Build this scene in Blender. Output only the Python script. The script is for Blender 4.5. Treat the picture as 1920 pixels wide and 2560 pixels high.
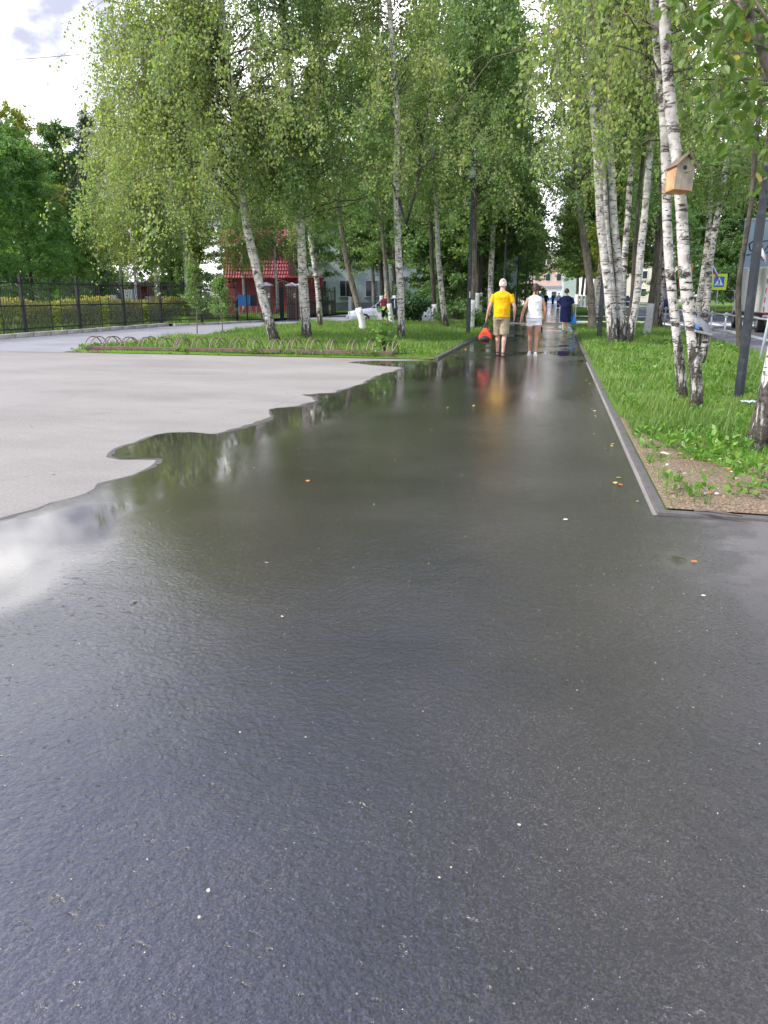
import bpy, bmesh, math, random
import numpy as np
from mathutils import Vector, Matrix, noise
from mathutils.geometry import delaunay_2d_cdt
R_ = math.radians
scene = bpy.context.scene
for o in list(bpy.data.objects): bpy.data.objects.remove(o)
COL = scene.collection

# ------------------------------------------------------------------ camera
CAM_H = 1.4
PITCH = math.atan(540/1923.0)
YAW = R_(12.2)
cd = bpy.data.cameras.new('camera'); cam = bpy.data.objects.new('camera', cd); COL.objects.link(cam)
cam.location = (0, 0, CAM_H)
cam.rotation_euler = (R_(90)-PITCH, 0, YAW)
cd.sensor_fit = 'VERTICAL'; cd.sensor_height = 36; cd.lens = 36*1923/2560.0
cd.clip_start = 0.05; cd.clip_end = 2000
scene.camera = cam

# ------------------------------------------------------------------ sky and sun
SUN_AZ = R_(-118)      # compass angle from +Y, clockwise positive
SUN_EL = R_(46)
W = bpy.data.worlds.new('World'); scene.world = W; W.use_nodes = True
nt = W.node_tree; nt.nodes.clear()
def wn(t, **k):
    n = nt.nodes.new(t)
    for a, b in k.items(): setattr(n, a, b)
    return n
tc = wn('ShaderNodeTexCoord')
sky = wn('ShaderNodeTexSky'); sky.sky_type = 'NISHITA'; sky.sun_disc = False
sky.sun_elevation = SUN_EL; sky.sun_rotation = SUN_AZ; sky.dust_density = 1.5; sky.air_density = 1.0
skym = wn('ShaderNodeMixRGB', blend_type='MULTIPLY'); skym.inputs[0].default_value = 1
skym.inputs[2].default_value = (.95, .98, 1.32, 1)
nt.links.new(sky.outputs[0], skym.inputs[1])
mp = wn('ShaderNodeMapping'); mp.inputs['Scale'].default_value = (1, 1, 2.2); mp.inputs['Location'].default_value = (3.7, 1.3, 0.2)
nt.links.new(tc.outputs['Generated'], mp.inputs[0])
n1 = wn('ShaderNodeTexNoise'); n1.inputs['Scale'].default_value = 2.6; n1.inputs['Detail'].default_value = 9; n1.inputs['Roughness'].default_value = .52
nt.links.new(mp.outputs[0], n1.inputs[0])
cr = wn('ShaderNodeValToRGB'); cr.color_ramp.elements[0].position = .40; cr.color_ramp.elements[1].position = .56
nt.links.new(n1.outputs[0], cr.inputs[0])
# cloud tone: bright white billows and lavender grey undersides
n2 = wn('ShaderNodeTexNoise'); n2.inputs['Scale'].default_value = 4.3; n2.inputs['Detail'].default_value = 7
mp2 = wn('ShaderNodeMapping'); mp2.inputs['Location'].default_value = (6.3, 3.1, 2.0); mp2.inputs['Scale'].default_value = (1, 1, 1.8)
nt.links.new(tc.outputs['Generated'], mp2.inputs[0]); nt.links.new(mp2.outputs[0], n2.inputs[0])
cr2 = wn('ShaderNodeValToRGB')
cr2.color_ramp.elements[0].position = .42; cr2.color_ramp.elements[0].color = (2.6, 2.72, 3.45, 1)
cr2.color_ramp.elements[1].position = .56; cr2.color_ramp.elements[1].color = (12.0, 11.9, 11.9, 1)
nt.links.new(n2.outputs[0], cr2.inputs[0])
# thinner cloud towards the zenith
sep = wn('ShaderNodeSeparateXYZ'); nt.links.new(tc.outputs['Generated'], sep.inputs[0])
thin = wn('ShaderNodeMapRange'); thin.inputs['From Min'].default_value = .42; thin.inputs['From Max'].default_value = .60
thin.inputs['To Min'].default_value = 1.0; thin.inputs['To Max'].default_value = .10
nt.links.new(sep.outputs[2], thin.inputs[0])
low = wn('ShaderNodeMapRange'); low.inputs['From Min'].default_value = .34; low.inputs['From Max'].default_value = .52
low.inputs['To Min'].default_value = 1.0; low.inputs['To Max'].default_value = 0.0
nt.links.new(sep.outputs[2], low.inputs[0])
mx = wn('ShaderNodeMath', operation='MAXIMUM'); nt.links.new(cr.outputs[0], mx.inputs[0]); nt.links.new(low.outputs[0], mx.inputs[1])
mm = wn('ShaderNodeMath', operation='MULTIPLY'); nt.links.new(mx.outputs[0], mm.inputs[0]); nt.links.new(thin.outputs[0], mm.inputs[1])
cm = wn('ShaderNodeMixRGB'); nt.links.new(mm.outputs[0], cm.inputs[0]); nt.links.new(skym.outputs[0], cm.inputs[1]); nt.links.new(cr2.outputs[0], cm.inputs[2])
bg = wn('ShaderNodeBackground'); bg.inputs[1].default_value = 0.15
out = wn('ShaderNodeOutputWorld')
nt.links.new(cm.outputs[0], bg.inputs[0]); nt.links.new(bg.outputs[0], out.inputs[0])

sd = bpy.data.lights.new('sun', 'SUN'); sd.energy = 2.9; sd.angle = R_(7); sd.color = (1, .95, .87)
sun = bpy.data.objects.new('sun', sd); COL.objects.link(sun)
sdir = Vector((math.sin(SUN_AZ)*math.cos(SUN_EL), math.cos(SUN_AZ)*math.cos(SUN_EL), math.sin(SUN_EL)))
sun.rotation_euler = sdir.to_track_quat('Z', 'Y').to_euler(); sun.location = (-20, -10, 30)
vs = scene.view_settings; vs.view_transform = 'Standard'; vs.look = 'None'; vs.gamma = 1; vs.exposure = 0.85; vs.use_curve_mapping = False
scene.cycles.max_bounces = 8; scene.cycles.transparent_max_bounces = 8
scene.cycles.sample_clamp_indirect = 4

# ------------------------------------------------------------------ geometry of the view: ground point below a photo pixel
def ray(px, py):
    x = (px-960)/1923.0; y = -(py-1280)/1923.0
    f = math.cos(PITCH)+y*math.sin(PITCH); u = -math.sin(PITCH)+y*math.cos(PITCH)
    return Vector((x*math.cos(YAW)-f*math.sin(YAW), x*math.sin(YAW)+f*math.cos(YAW), u))
def G(px, py, z=0.0):
    r = ray(px, py); t = (z-CAM_H)/r.z
    return Vector((r.x*t, r.y*t, z))
def at(px, py, Y):
    r = ray(px, py); t = Y/r.y
    return Vector((r.x*t, Y, CAM_H+r.z*t))

# ------------------------------------------------------------------ helpers
class MB:
    def __init__(s): s.v = []; s.f = []
    def add(s, vs, fs):
        o = len(s.v); s.v += [tuple(a) for a in vs]; s.f += [tuple(i+o for i in f) for f in fs]; return s
    def box(s, c, d, rz=0, rx=0, ry=0, bev=0):
        M = Matrix.Translation(Vector(c)) @ Matrix.Rotation(rz, 4, 'Z') @ Matrix.Rotation(ry, 4, 'Y') @ Matrix.Rotation(rx, 4, 'X')
        hx, hy, hz = d[0]/2, d[1]/2, d[2]/2
        if bev <= 0:
            P = [M @ Vector((x*hx, y*hy, z*hz)) for z in (-1, 1) for x, y in ((-1,-1),(1,-1),(1,1),(-1,1))]
            return s.add(P, [(3,2,1,0),(4,5,6,7),(0,1,5,4),(1,2,6,5),(2,3,7,6),(3,0,4,7)])
        b = bev; P = []
        def ring(z, i):
            a, c2 = hx-i, hy-i
            return [(-a, -c2+b, z), (-a+b, -c2, z), (a-b, -c2, z), (a, -c2+b, z), (a, c2-b, z), (a-b, c2, z), (-a+b, c2, z), (-a, c2-b, z)]
        rings = [ring(-hz, b*.7), ring(-hz+b*.7, 0), ring(hz-b*.7, 0), ring(hz, b*.7)]
        P = [M @ Vector(p) for r in rings for p in r]
        F = [tuple(reversed(range(8))), tuple(range(24, 32))]
        for k in range(3):
            for i in range(8):
                j = (i+1) % 8; F.append((k*8+i, k*8+j, k*8+8+j, k*8+8+i))
        return s.add(P, F)
    def tube(s, pts, rad, n=8, cap=True, wob=0, rng=None):
        pts = [Vector(p) for p in pts]; m = len(pts)
        if not hasattr(rad, '__len__'): rad = [rad]*m
        V = []; prev = None
        for i, p in enumerate(pts):
            t = (pts[min(i+1, m-1)]-pts[max(i-1, 0)]).normalized()
            if prev is None:
                ref = Vector((1, 0, 0)) if abs(t.x) < .9 else Vector((0, 1, 0))
                a = (ref - t*ref.dot(t)).normalized()
            else:
                a = (prev - t*prev.dot(t)).normalized()
            prev = a; b = t.cross(a)
            rr = rad[i]
            if not hasattr(rr, '__len__'): rr = (rr, rr)
            for k in range(n):
                an = 2*math.pi*k/n; w = 1+(rng.uniform(-wob, wob) if wob else 0)
                V.append(p + a*math.cos(an)*rr[0]*w + b*math.sin(an)*rr[1]*w)
        F = []
        for i in range(m-1):
            for k in range(n):
                j = (k+1) % n; F.append((i*n+k, i*n+j, i*n+n+j, i*n+n+k))
        if cap: F += [tuple(reversed(range(n))), tuple(range((m-1)*n, m*n))]
        return s.add(V, F)
    def prism(s, poly, z0, z1):
        n = len(poly); V = [(p[0], p[1], z0) for p in poly]+[(p[0], p[1], z1) for p in poly]
        F = [tuple(reversed(range(n))), tuple(range(n, 2*n))]+[(i, (i+1) % n, n+(i+1) % n, n+i) for i in range(n)]
        return s.add(V, F)
    def ell(s, c, r, n=12, m=8, M=None):
        V = []; F = []
        for i in range(m+1):
            th = math.pi*i/m
            for k in range(n):
                an = 2*math.pi*k/n
                p = Vector((math.sin(th)*math.cos(an)*r[0], math.sin(th)*math.sin(an)*r[1], math.cos(th)*r[2]))
                if M: p = M @ p
                V.append(p+Vector(c))
        for i in range(m):
            for k in range(n):
                j = (k+1) % n; F.append((i*n+k, (i+1)*n+k, (i+1)*n+j, i*n+j))
        return s.add(V, F)
    def mesh(s, name, mat=None, smooth=False):
        me = bpy.data.meshes.new(name); me.from_pydata(s.v, [], s.f); me.update()
        if smooth: me.polygons.foreach_set('use_smooth', [True]*len(me.polygons))
        if mat: me.materials.append(mat)
        return me
    def obj(s, name, mat=None, parent=None, smooth=False, loc=None):
        o = bpy.data.objects.new(name, s.mesh(name, mat, smooth)); COL.objects.link(o)
        if parent: o.parent = parent
        if loc is not None: o.location = loc
        return o
def mo(name, me, parent=None, loc=None, rot=None, sc=None):
    o = bpy.data.objects.new(name, me); COL.objects.link(o)
    if parent: o.parent = parent
    if loc is not None: o.location = loc
    if rot is not None: o.rotation_euler = rot
    if sc is not None: o.scale = (sc, sc, sc) if not hasattr(sc, '__len__') else sc
    return o
def tag(o, label=None, cat=None, group=None, kind=None):
    if label: o['label'] = label
    if cat: o['category'] = cat
    if group: o['group'] = group
    if kind: o['kind'] = kind
    return o
def thing(name, label, cat, loc=(0,0,0), rz=0, group=None):
    o = bpy.data.objects.new(name, None); COL.objects.link(o); o.location = loc; o.rotation_euler = (0, 0, rz)
    o.empty_display_size = .2
    return tag(o, label, cat, group)
def structure(o): o['kind'] = 'structure'; return o
def dup(root, loc, rz=0, label=None, group=None, sc=None):
    r = root.copy(); COL.objects.link(r); r.location = loc; r.rotation_euler = (0, 0, rz)
    if sc is not None: r.scale = (sc, sc, sc)
    if label: r['label'] = label
    if group: r['group'] = group
    for ch in list(root.children):
        c = ch.copy(); COL.objects.link(c); c.parent = r
        for g in list(ch.children):
            d = g.copy(); COL.objects.link(d); d.parent = c
    return r

# ------------------------------------------------------------------ materials
def mat_new(name):
    m = bpy.data.materials.new(name); m.use_nodes = True
    t = m.node_tree; t.nodes.clear()
    o = t.nodes.new('ShaderNodeOutputMaterial')
    return m, t, o
def node(t, ty, ins=None, **k):
    n = t.nodes.new(ty)
    for a, b in k.items(): setattr(n, a, b)
    if ins:
        for a, b in ins.items():
            if hasattr(b, 'is_linked') or isinstance(b, bpy.types.NodeSocket): t.links.new(b, n.inputs[a])
            else: n.inputs[a].default_value = b
    return n
def c4(c): return (c[0], c[1], c[2], 1)
def ramp(t, fac, stops):
    r = t.nodes.new('ShaderNodeValToRGB'); t.links.new(fac, r.inputs[0])
    e = r.color_ramp.elements
    while len(e) < len(stops): e.new(.5)
    for i, (p, c) in enumerate(stops):
        e[i].position = p; e[i].color = c4(c) if hasattr(c, '__len__') else (c, c, c, 1)
    return r.outputs[0]
def simple(name, col, rough=.6, var=.12, scale=6, metal=0, bump=0, bscale=60, spec=.5, dirt=None, dscale=3, streak=False):
    m, t, o = mat_new(name)
    tcn = node(t, 'ShaderNodeTexCoord')
    mpn = node(t, 'ShaderNodeMapping', {'Vector': tcn.outputs['Object'], 'Scale': (1, 1, .15) if streak else (1, 1, 1)})
    nz = node(t, 'ShaderNodeTexNoise', {'Vector': mpn.outputs[0], 'Scale': scale, 'Detail': 6.0})
    a = [max(0, c*(1-var)) for c in col]; b = [min(1, c*(1+var)) for c in col]
    c = ramp(t, nz.outputs[0], [(.3, a), (.7, b)])
    if dirt:
        n2_ = node(t, 'ShaderNodeTexNoise', {'Vector': mpn.outputs[0], 'Scale': dscale, 'Detail': 8.0, 'Roughness': .65})
        f = ramp(t, n2_.outputs[0], [(.5, 0.0), (.68, 1.0)])
        mxn = node(t, 'ShaderNodeMixRGB', {0: f, 1: c, 2: c4(dirt)}); c = mxn.outputs[0]
    p = node(t, 'ShaderNodeBsdfPrincipled', {'Base Color': c, 'Roughness': rough, 'Metallic': metal, 'Specular IOR Level': spec})
    if bump:
        nb = node(t, 'ShaderNodeTexNoise', {'Vector': tcn.outputs['Object'], 'Scale': bscale, 'Detail': 4.0})
        bn = node(t, 'ShaderNodeBump', {'Height': nb.outputs[0], 'Strength': bump, 'Distance': .01}); t.links.new(bn.outputs[0], p.inputs['Normal'])
    t.links.new(p.outputs[0], o.inputs[0])
    return m
def leafmat(name, stops, trans=.45, rough=.45, nscale=.5):
    m, t, o = mat_new(name)
    at_ = node(t, 'ShaderNodeAttribute', attribute_name='rnd')
    tcn = node(t, 'ShaderNodeTexCoord')
    nz = node(t, 'ShaderNodeTexNoise', {'Vector': tcn.outputs['Object'], 'Scale': nscale, 'Detail': 3.0})
    ad = node(t, 'ShaderNodeMath', {0: at_.outputs['Fac'], 1: nz.outputs[0]}, operation='ADD')
    oi = node(t, 'ShaderNodeObjectInfo')
    ad1 = node(t, 'ShaderNodeMath', {0: oi.outputs['Random'], 1: .16, 2: ad.outputs[0]}, operation='MULTIPLY_ADD')
    hf = node(t, 'ShaderNodeMath', {0: ad1.outputs[0], 1: .46}, operation='MULTIPLY')
    c = ramp(t, hf.outputs[0], stops)
    p = node(t, 'ShaderNodeBsdfPrincipled', {'Base Color': c, 'Roughness': rough, 'Specular IOR Level': .4})
    br = node(t, 'ShaderNodeMixRGB', {0: 1.0, 1: c, 2: (1.35, 1.45, .6, 1)}, blend_type='MULTIPLY')
    tr = node(t, 'ShaderNodeBsdfTranslucent', {'Color': br.outputs[0]})
    mx_ = node(t, 'ShaderNodeMixShader', {0: trans, 1: p.outputs[0], 2: tr.outputs[0]})
    t.links.new(mx_.outputs[0], o.inputs[0])
    return m
M = {}
M['leaf_birch'] = leafmat('birch_leaf', [(.12, (.13, .215, .075)), (.42, (.24, .33, .12)), (.64, (.34, .40, .15)), (.80, (.55, .47, .17))], trans=.5)
M['leaf_birch_dark'] = leafmat('birch_leaf_green', [(.1, (.10, .20, .07)), (.5, (.19, .30, .11)), (.8, (.32, .39, .14))])
M['leaf_lime'] = leafmat('lime_leaf', [(.1, (.085, .17, .055)), (.5, (.16, .26, .085)), (.76, (.26, .34, .11)), (.88, (.42, .35, .09))])
M['leaf_dark'] = leafmat('dark_leaf', [(.1, (.07, .145, .052)), (.5, (.125, .225, .08)), (.8, (.21, .31, .105))], trans=.45)
M['leaf_maple'] = leafmat('maple_leaf', [(.1, (.085, .19, .065)), (.5, (.16, .29, .095)), (.8, (.27, .38, .13))], trans=.5)
M['leaf_yellow'] = leafmat('yellowing_leaf', [(.1, (.14, .21, .04)), (.5, (.26, .30, .055)), (.8, (.42, .37, .07))])
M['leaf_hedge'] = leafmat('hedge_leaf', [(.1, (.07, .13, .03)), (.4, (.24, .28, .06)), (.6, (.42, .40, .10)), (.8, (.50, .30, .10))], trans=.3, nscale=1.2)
M['leaf_fir'] = leafmat('needle', [(.1, (.02, .055, .025)), (.8, (.05, .11, .04))], trans=.2)
M['grass'] = leafmat('grass_blade', [(.05, (.08, .155, .035)), (.42, (.155, .265, .06)), (.75, (.26, .34, .09)), (.86, (.42, .36, .19))], trans=.4, nscale=.9)
M['weed'] = leafmat('weed_leaf', [(.1, (.07, .19, .03)), (.5, (.14, .30, .045)), (.8, (.25, .36, .07))], trans=.35, nscale=2)

def barkmat(name, birch=True, dark=.5):
    m, t, o = mat_new(name)
    tcn = node(t, 'ShaderNodeTexCoord'); ob = tcn.outputs['Object']
    if birch:
        sx = node(t, 'ShaderNodeMapping', {'Vector': ob, 'Scale': (5, 5, 30)})
        a = node(t, 'ShaderNodeTexNoise', {'Vector': sx.outputs[0], 'Scale': 1.0, 'Detail': 5.0, 'Roughness': .6})
        la = ramp(t, a.outputs[0], [(.575, 0.0), (.62, 1.0)])
        sy = node(t, 'ShaderNodeMapping', {'Vector': ob, 'Scale': (3.2, 3.2, 5.5)})
        b = node(t, 'ShaderNodeTexNoise', {'Vector': sy.outputs[0], 'Scale': 1.3, 'Detail': 7.0, 'Roughness': .72, 'Distortion': .6})
        lb = ramp(t, b.outputs[0], [(.585-.045*dark, 0.0), (.64-.045*dark, 1.0)])
        sz = node(t, 'ShaderNodeSeparateXYZ', {0: ob})
        low_ = node(t, 'ShaderNodeMapRange', {'Value': sz.outputs[2], 'From Min': 0.0, 'From Max': 1.3, 'To Min': .24, 'To Max': 0.0})
        sw = node(t, 'ShaderNodeMapping', {'Vector': ob, 'Scale': (9, 9, 2.2)})
        cc = node(t, 'ShaderNodeTexNoise', {'Vector': sw.outputs[0], 'Scale': 1.6, 'Detail': 8.0, 'Roughness': .7})
        ad = node(t, 'ShaderNodeMath', {0: cc.outputs[0], 1: low_.outputs[0]}, operation='ADD')
        lc = ramp(t, ad.outputs[0], [(.60, 0.0), (.66, 1.0)])
        m1 = node(t, 'ShaderNodeMath', {0: la, 1: lb}, operation='MAXIMUM')
        m2 = node(t, 'ShaderNodeMath', {0: m1.outputs[0], 1: lc}, operation='MAXIMUM')
        w = node(t, 'ShaderNodeTexNoise', {'Vector': ob, 'Scale': 7.0, 'Detail': 6.0})
        wc = ramp(t, w.outputs[0], [(.3, (.30, .27, .235)), (.5, (.54, .51, .47)), (.72, (.74, .72, .68))])
        k = node(t, 'ShaderNodeTexNoise', {'Vector': ob, 'Scale': 30.0, 'Detail': 4.0})
        kc = ramp(t, k.outputs[0], [(.3, (.02, .018, .015)), (.7, (.12, .105, .09))])
        mxn = node(t, 'ShaderNodeMixRGB', {0: m2.outputs[0], 1: wc, 2: kc}); col = mxn.outputs[0]
        lic = node(t, 'ShaderNodeTexNoise', {'Vector': ob, 'Scale': 2.3, 'Detail': 6.0, 'Roughness': .7})
        lf = ramp(t, lic.outputs[0], [(.67, 0.0), (.72, .8)])
        mxl = node(t, 'ShaderNodeMixRGB', {0: lf, 1: col, 2: (.36, .16, .03, 1)}); col = mxl.outputs[0]
        hgt = node(t, 'ShaderNodeMath', {0: k.outputs[0], 1: m2.outputs[0]}, operation='SUBTRACT')
        hs = hgt.outputs[0]
    else:
        s1 = node(t, 'ShaderNodeMapping', {'Vector': ob, 'Scale': (9, 9, 2.0)})
        a = node(t, 'ShaderNodeTexNoise', {'Vector': s1.outputs[0], 'Scale': 1.6, 'Detail': 8.0, 'Roughness': .7})
        d = dark
        col = ramp(t, a.outputs[0], [(.3, (.05*d, .042*d, .034*d)), (.5, (.17*d, .15*d, .12*d)), (.72, (.34*d, .31*d, .26*d))])
        s2 = node(t, 'ShaderNodeMapping', {'Vector': ob, 'Scale': (3, 3, 14)})
        b = node(t, 'ShaderNodeTexNoise', {'Vector': s2.outputs[0], 'Scale': 1.0, 'Detail': 4.0})
        fb = ramp(t, b.outputs[0], [(.62, 0.0), (.68, .7)])
        mg = node(t, 'ShaderNodeMixRGB', {0: fb, 1: col, 2: (.03, .028, .02, 1)}); col = mg.outputs[0]
        hs = a.outputs[0]
    p = node(t, 'ShaderNodeBsdfPrincipled', {'Base Color': col, 'Roughness': .85, 'Specular IOR Level': .2})
    bn = node(t, 'ShaderNodeBump', {'Height': hs, 'Strength': .7, 'Distance': .015}); t.links.new(bn.outputs[0], p.inputs['Normal'])
    t.links.new(p.outputs[0], o.inputs[0])
    return m
M['birch'] = barkmat('birch_bark', True, .4)
M['birch_mid'] = barkmat('birch_bark_mid', True, 1.1)
M['birch_dark'] = barkmat('birch_bark_dark', True, 1.6)
M['bark'] = barkmat('grey_bark', False, 1.0)
M['bark_dark'] = barkmat('dark_bark', False, .45)
M['twig'] = simple('twig_bark', (.11, .088, .068), .8)
M['limewash'] = simple('limewash', (.80, .81, .80), .85, .06, 5, bump=.4, bscale=40, dirt=(.52, .52, .48), dscale=7)
M['limewash_old'] = simple('worn_limewash', (.42, .43, .42), .85, .2, 9, bump=.4, bscale=40, dirt=(.2, .18, .15), dscale=9)
# ------------------------------------------------------------------ ground surfaces
def sheet(name, poly, z, mat, h=1.0, edge=None):
    """triangulated sheet with interior points"""
    pts = [Vector((p[0], p[1])) for p in poly]; nb = len(pts)
    x0 = min(p.x for p in pts); x1 = max(p.x for p in pts); y0 = min(p.y for p in pts); y1 = max(p.y for p in pts)
    nx = int((x1-x0)/h); ny = int((y1-y0)/h)
    for i in range(1, nx):
        for j in range(1, ny):
            pts.append(Vector((x0+h*(i+.13*math.sin(j*7.1+i)), y0+h*(j+.13*math.sin(i*5.3+j)))))
    r = delaunay_2d_cdt(pts, [(i, (i+1) % nb) for i in range(nb)], [list(range(nb))], 1, 1e-5)
    me = bpy.data.meshes.new(name)
    orig = r[3]
    me.from_pydata([(v.x, v.y, edge if (edge is not None and any(q < nb for q in orig[vi])) else (z if not callable(z) else z(v.x, v.y))) for vi, v in enumerate(r[0])], [], r[2])
    # keep all faces pointing up
    bm = bmesh.new(); bm.from_mesh(me)
    for f in bm.faces:
        if f.normal.z < 0: f.normal_flip()
    bm.to_mesh(me); bm.free()
    me.polygons.foreach_set('use_smooth', [True]*len(me.polygons)); me.materials.append(mat)
    o = bpy.data.objects.new(name, me); COL.objects.link(o)
    return o

# --- dry pale pavement
def pavement_mat(name, base, rough=.85, crack=True):
    m, t, o = mat_new(name)
    tcn = node(t, 'ShaderNodeTexCoord'); ob = tcn.outputs['Object']
    s1 = node(t, 'ShaderNodeMapping', {'Vector': ob, 'Scale': (.5, .9, 1), 'Rotation': (0, 0, .3)})
    a = node(t, 'ShaderNodeTexNoise', {'Vector': s1.outputs[0], 'Scale': .7, 'Detail': 8.0, 'Roughness': .62})
    b = [x*.80 for x in base]; c_ = [min(1, x*1.14) for x in base]
    col = ramp(t, a.outputs[0], [(.3, b), (.5, base), (.68, c_)])
    g = node(t, 'ShaderNodeTexNoise', {'Vector': ob, 'Scale': 36.0, 'Detail': 8.0, 'Roughness': .8})
    gr = ramp(t, g.outputs[0], [(.36, .70), (.64, 1.0)])
    mg = node(t, 'ShaderNodeMixRGB', {0: 1.0, 1: col, 2: gr}, blend_type='MULTIPLY'); col = mg.outputs[0]
    if crack:
        w1 = node(t, 'ShaderNodeTexNoise', {'Vector': ob, 'Scale': .9, 'Detail': 5.0})
        wm = node(t, 'ShaderNodeMixRGB', {0: .35, 1: ob, 2: w1.outputs['Color']})
        v = node(t, 'ShaderNodeTexVoronoi', {'Vector': wm.outputs[0], 'Scale': .33}, feature='DISTANCE_TO_EDGE')
        f = ramp(t, v.outputs['Distance'], [(.0, .16), (.003, .0)])
        mc = node(t, 'ShaderNodeMixRGB', {0: f, 1: col, 2: (.12, .11, .10, 1)}); col = mc.outputs[0]
        st = node(t, 'ShaderNodeTexNoise', {'Vector': ob, 'Scale': 2.3, 'Detail': 9.0, 'Roughness': .7})
        sf = ramp(t, st.outputs[0], [(.58, 0.0), (.72, .6)])
        ms = node(t, 'ShaderNodeMixRGB', {0: sf, 1: col, 2: (.20, .19, .175, 1)}); col = ms.outputs[0]
    p = node(t, 'ShaderNodeBsdfPrincipled', {'Base Color': col, 'Roughness': rough, 'Specular IOR Level': .3})
    bn = node(t, 'ShaderNodeBump', {'Height': g.outputs[0], 'Strength': .35, 'Distance': .004}); t.links.new(bn.outputs[0], p.inputs['Normal'])
    t.links.new(p.outputs[0], o.inputs[0]); return m
M['pave'] = pavement_mat('pale_dry_asphalt', (.338, .314, .274))
M['road'] = pavement_mat('road_asphalt', (.23, .215, .21), crack=False)
M['lane'] = pavement_mat('lane_asphalt', (.33, .325, .325), crack=False)

# --- wet dark asphalt; 'water' attribute = standing water film
def wet_mat(name, path=False):
    m, t, o = mat_new(name)
    tcn = node(t, 'ShaderNodeTexCoord'); ob = tcn.outputs['Object']
    big = node(t, 'ShaderNodeTexNoise', {'Vector': ob, 'Scale': .8, 'Detail': 5.0})
    col = ramp(t, big.outputs[0], [(.3, (.018, .0152, .0135)), (.7, (.037, .0315, .028))])
    # fine aggregate; its strong albedo contrast also paints in wet sparkle
    fine = node(t, 'ShaderNodeTexVoronoi', {'Vector': ob, 'Scale': 170.0})
    fg = node(t, 'ShaderNodeTexNoise', {'Vector': ob, 'Scale': 95.0, 'Detail': 7.0, 'Roughness': .85})
    fsum = node(t, 'ShaderNodeMath', {0: fg.outputs[0], 1: 1.6, 2: fine.outputs['Distance']}, operation='MULTIPLY_ADD')
    fc = ramp(t, fsum.outputs[0], [(.45, .45), (.95, 1.0), (1.0, 1.0)])
    fc = node(t, 'ShaderNodeMapRange', {'Value': fsum.outputs[0], 'From Min': .65, 'From Max': 1.75, 'To Min': .1, 'To Max': 2.6}).outputs[0]
    mg = node(t, 'ShaderNodeMixRGB', {0: 1.0, 1: col, 2: fc}, blend_type='MULTIPLY'); col = mg.outputs[0]
    # pale grit and seed specks
    sp = node(t, 'ShaderNodeTexVoronoi', {'Vector': ob, 'Scale': 22.0}, voronoi_dimensions='2D')
    spx = node(t, 'ShaderNodeSeparateXYZ', {0: sp.outputs['Color']})
    rare = ramp(t, spx.outputs[0], [(.86, 0.0), (.87, 1.0)])
    dth = node(t, 'ShaderNodeMath', {0: spx.outputs[1], 1: .055, 2: .008}, operation='MULTIPLY_ADD')
    dot = node(t, 'ShaderNodeMath', {0: sp.outputs['Distance'], 1: dth.outputs[0]}, operation='LESS_THAN')
    sm = node(t, 'ShaderNodeMath', {0: rare, 1: dot.outputs[0]}, operation='MULTIPLY')
    sm2 = node(t, 'ShaderNodeMath', {0: sm.outputs[0], 1: .8}, operation='MULTIPLY')
    ms = node(t, 'ShaderNodeMixRGB', {0: sm2.outputs[0], 1: col, 2: (.30, .29, .24, 1)}); col = ms.outputs[0]
    sdn = node(t, 'ShaderNodeTexNoise', {'Vector': ob, 'Scale': 240.0, 'Detail': 2.0})
    sdm = node(t, 'ShaderNodeMixRGB', {0: .012, 1: ob, 2: sdn.outputs['Color']})
    sg = node(t, 'ShaderNodeTexVoronoi', {'Vector': sdm.outputs[0], 'Scale': 78.0, 'Randomness': 1.0}, voronoi_dimensions='2D')  # grey stones, their pale albedo also standing in for glints
    sgx = node(t, 'ShaderNodeSeparateXYZ', {0: sg.outputs['Color']})
    sth = node(t, 'ShaderNodeMath', {0: sgx.outputs[1], 1: .36}, operation='MULTIPLY')
    sd_ = node(t, 'ShaderNodeMath', {0: sg.outputs['Distance'], 1: sth.outputs[0]}, operation='LESS_THAN')
    sr_ = ramp(t, sgx.outputs[0], [(.62, 0.0), (.70, .06), (1.0, .26)])
    sq_ = node(t, 'ShaderNodeMath', {0: sd_.outputs[0], 1: sr_}, operation='MULTIPLY')
    mst = node(t, 'ShaderNodeMixRGB', {0: sq_.outputs[0], 1: col, 2: (.115, .108, .098, 1)}); col = mst.outputs[0]
    # drying, dusty strip on the right-hand side path (world x > ~1)
    sx = node(t, 'ShaderNodeSeparateXYZ', {0: ob})
    dn = node(t, 'ShaderNodeTexNoise', {'Vector': ob, 'Scale': 2.2, 'Detail': 8.0, 'Roughness': .66})
    # distance right of the line from the kerb corner down to the bottom right
    ln = node(t, 'ShaderNodeMath', {0: sx.outputs[1], 1: -.16, 2: sx.outputs[0]}, operation='MULTIPLY_ADD')
    dd = node(t, 'ShaderNodeMath', {0: dn.outputs[0], 1: 1.5, 2: ln.outputs[0]}, operation='MULTIPLY_ADD')
    dry = ramp(t, node(t, 'ShaderNodeMapRange', {'Value': dd.outputs[0], 'From Min': .62, 'From Max': 1.42}).outputs[0], [(.0, 0.0), (.36, .22), (.55, .40), (.76, .95)])
    yf = node(t, 'ShaderNodeMapRange', {'Value': sx.outputs[1], 'From Min': 3.0, 'From Max': 4.3, 'To Min': .0, 'To Max': 1.0})
    dry = node(t, 'ShaderNodeMath', {0: dry, 1: yf.outputs[0]}, operation='MULTIPLY').outputs[0]
    wat = node(t, 'ShaderNodeAttribute', attribute_name='water')
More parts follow.
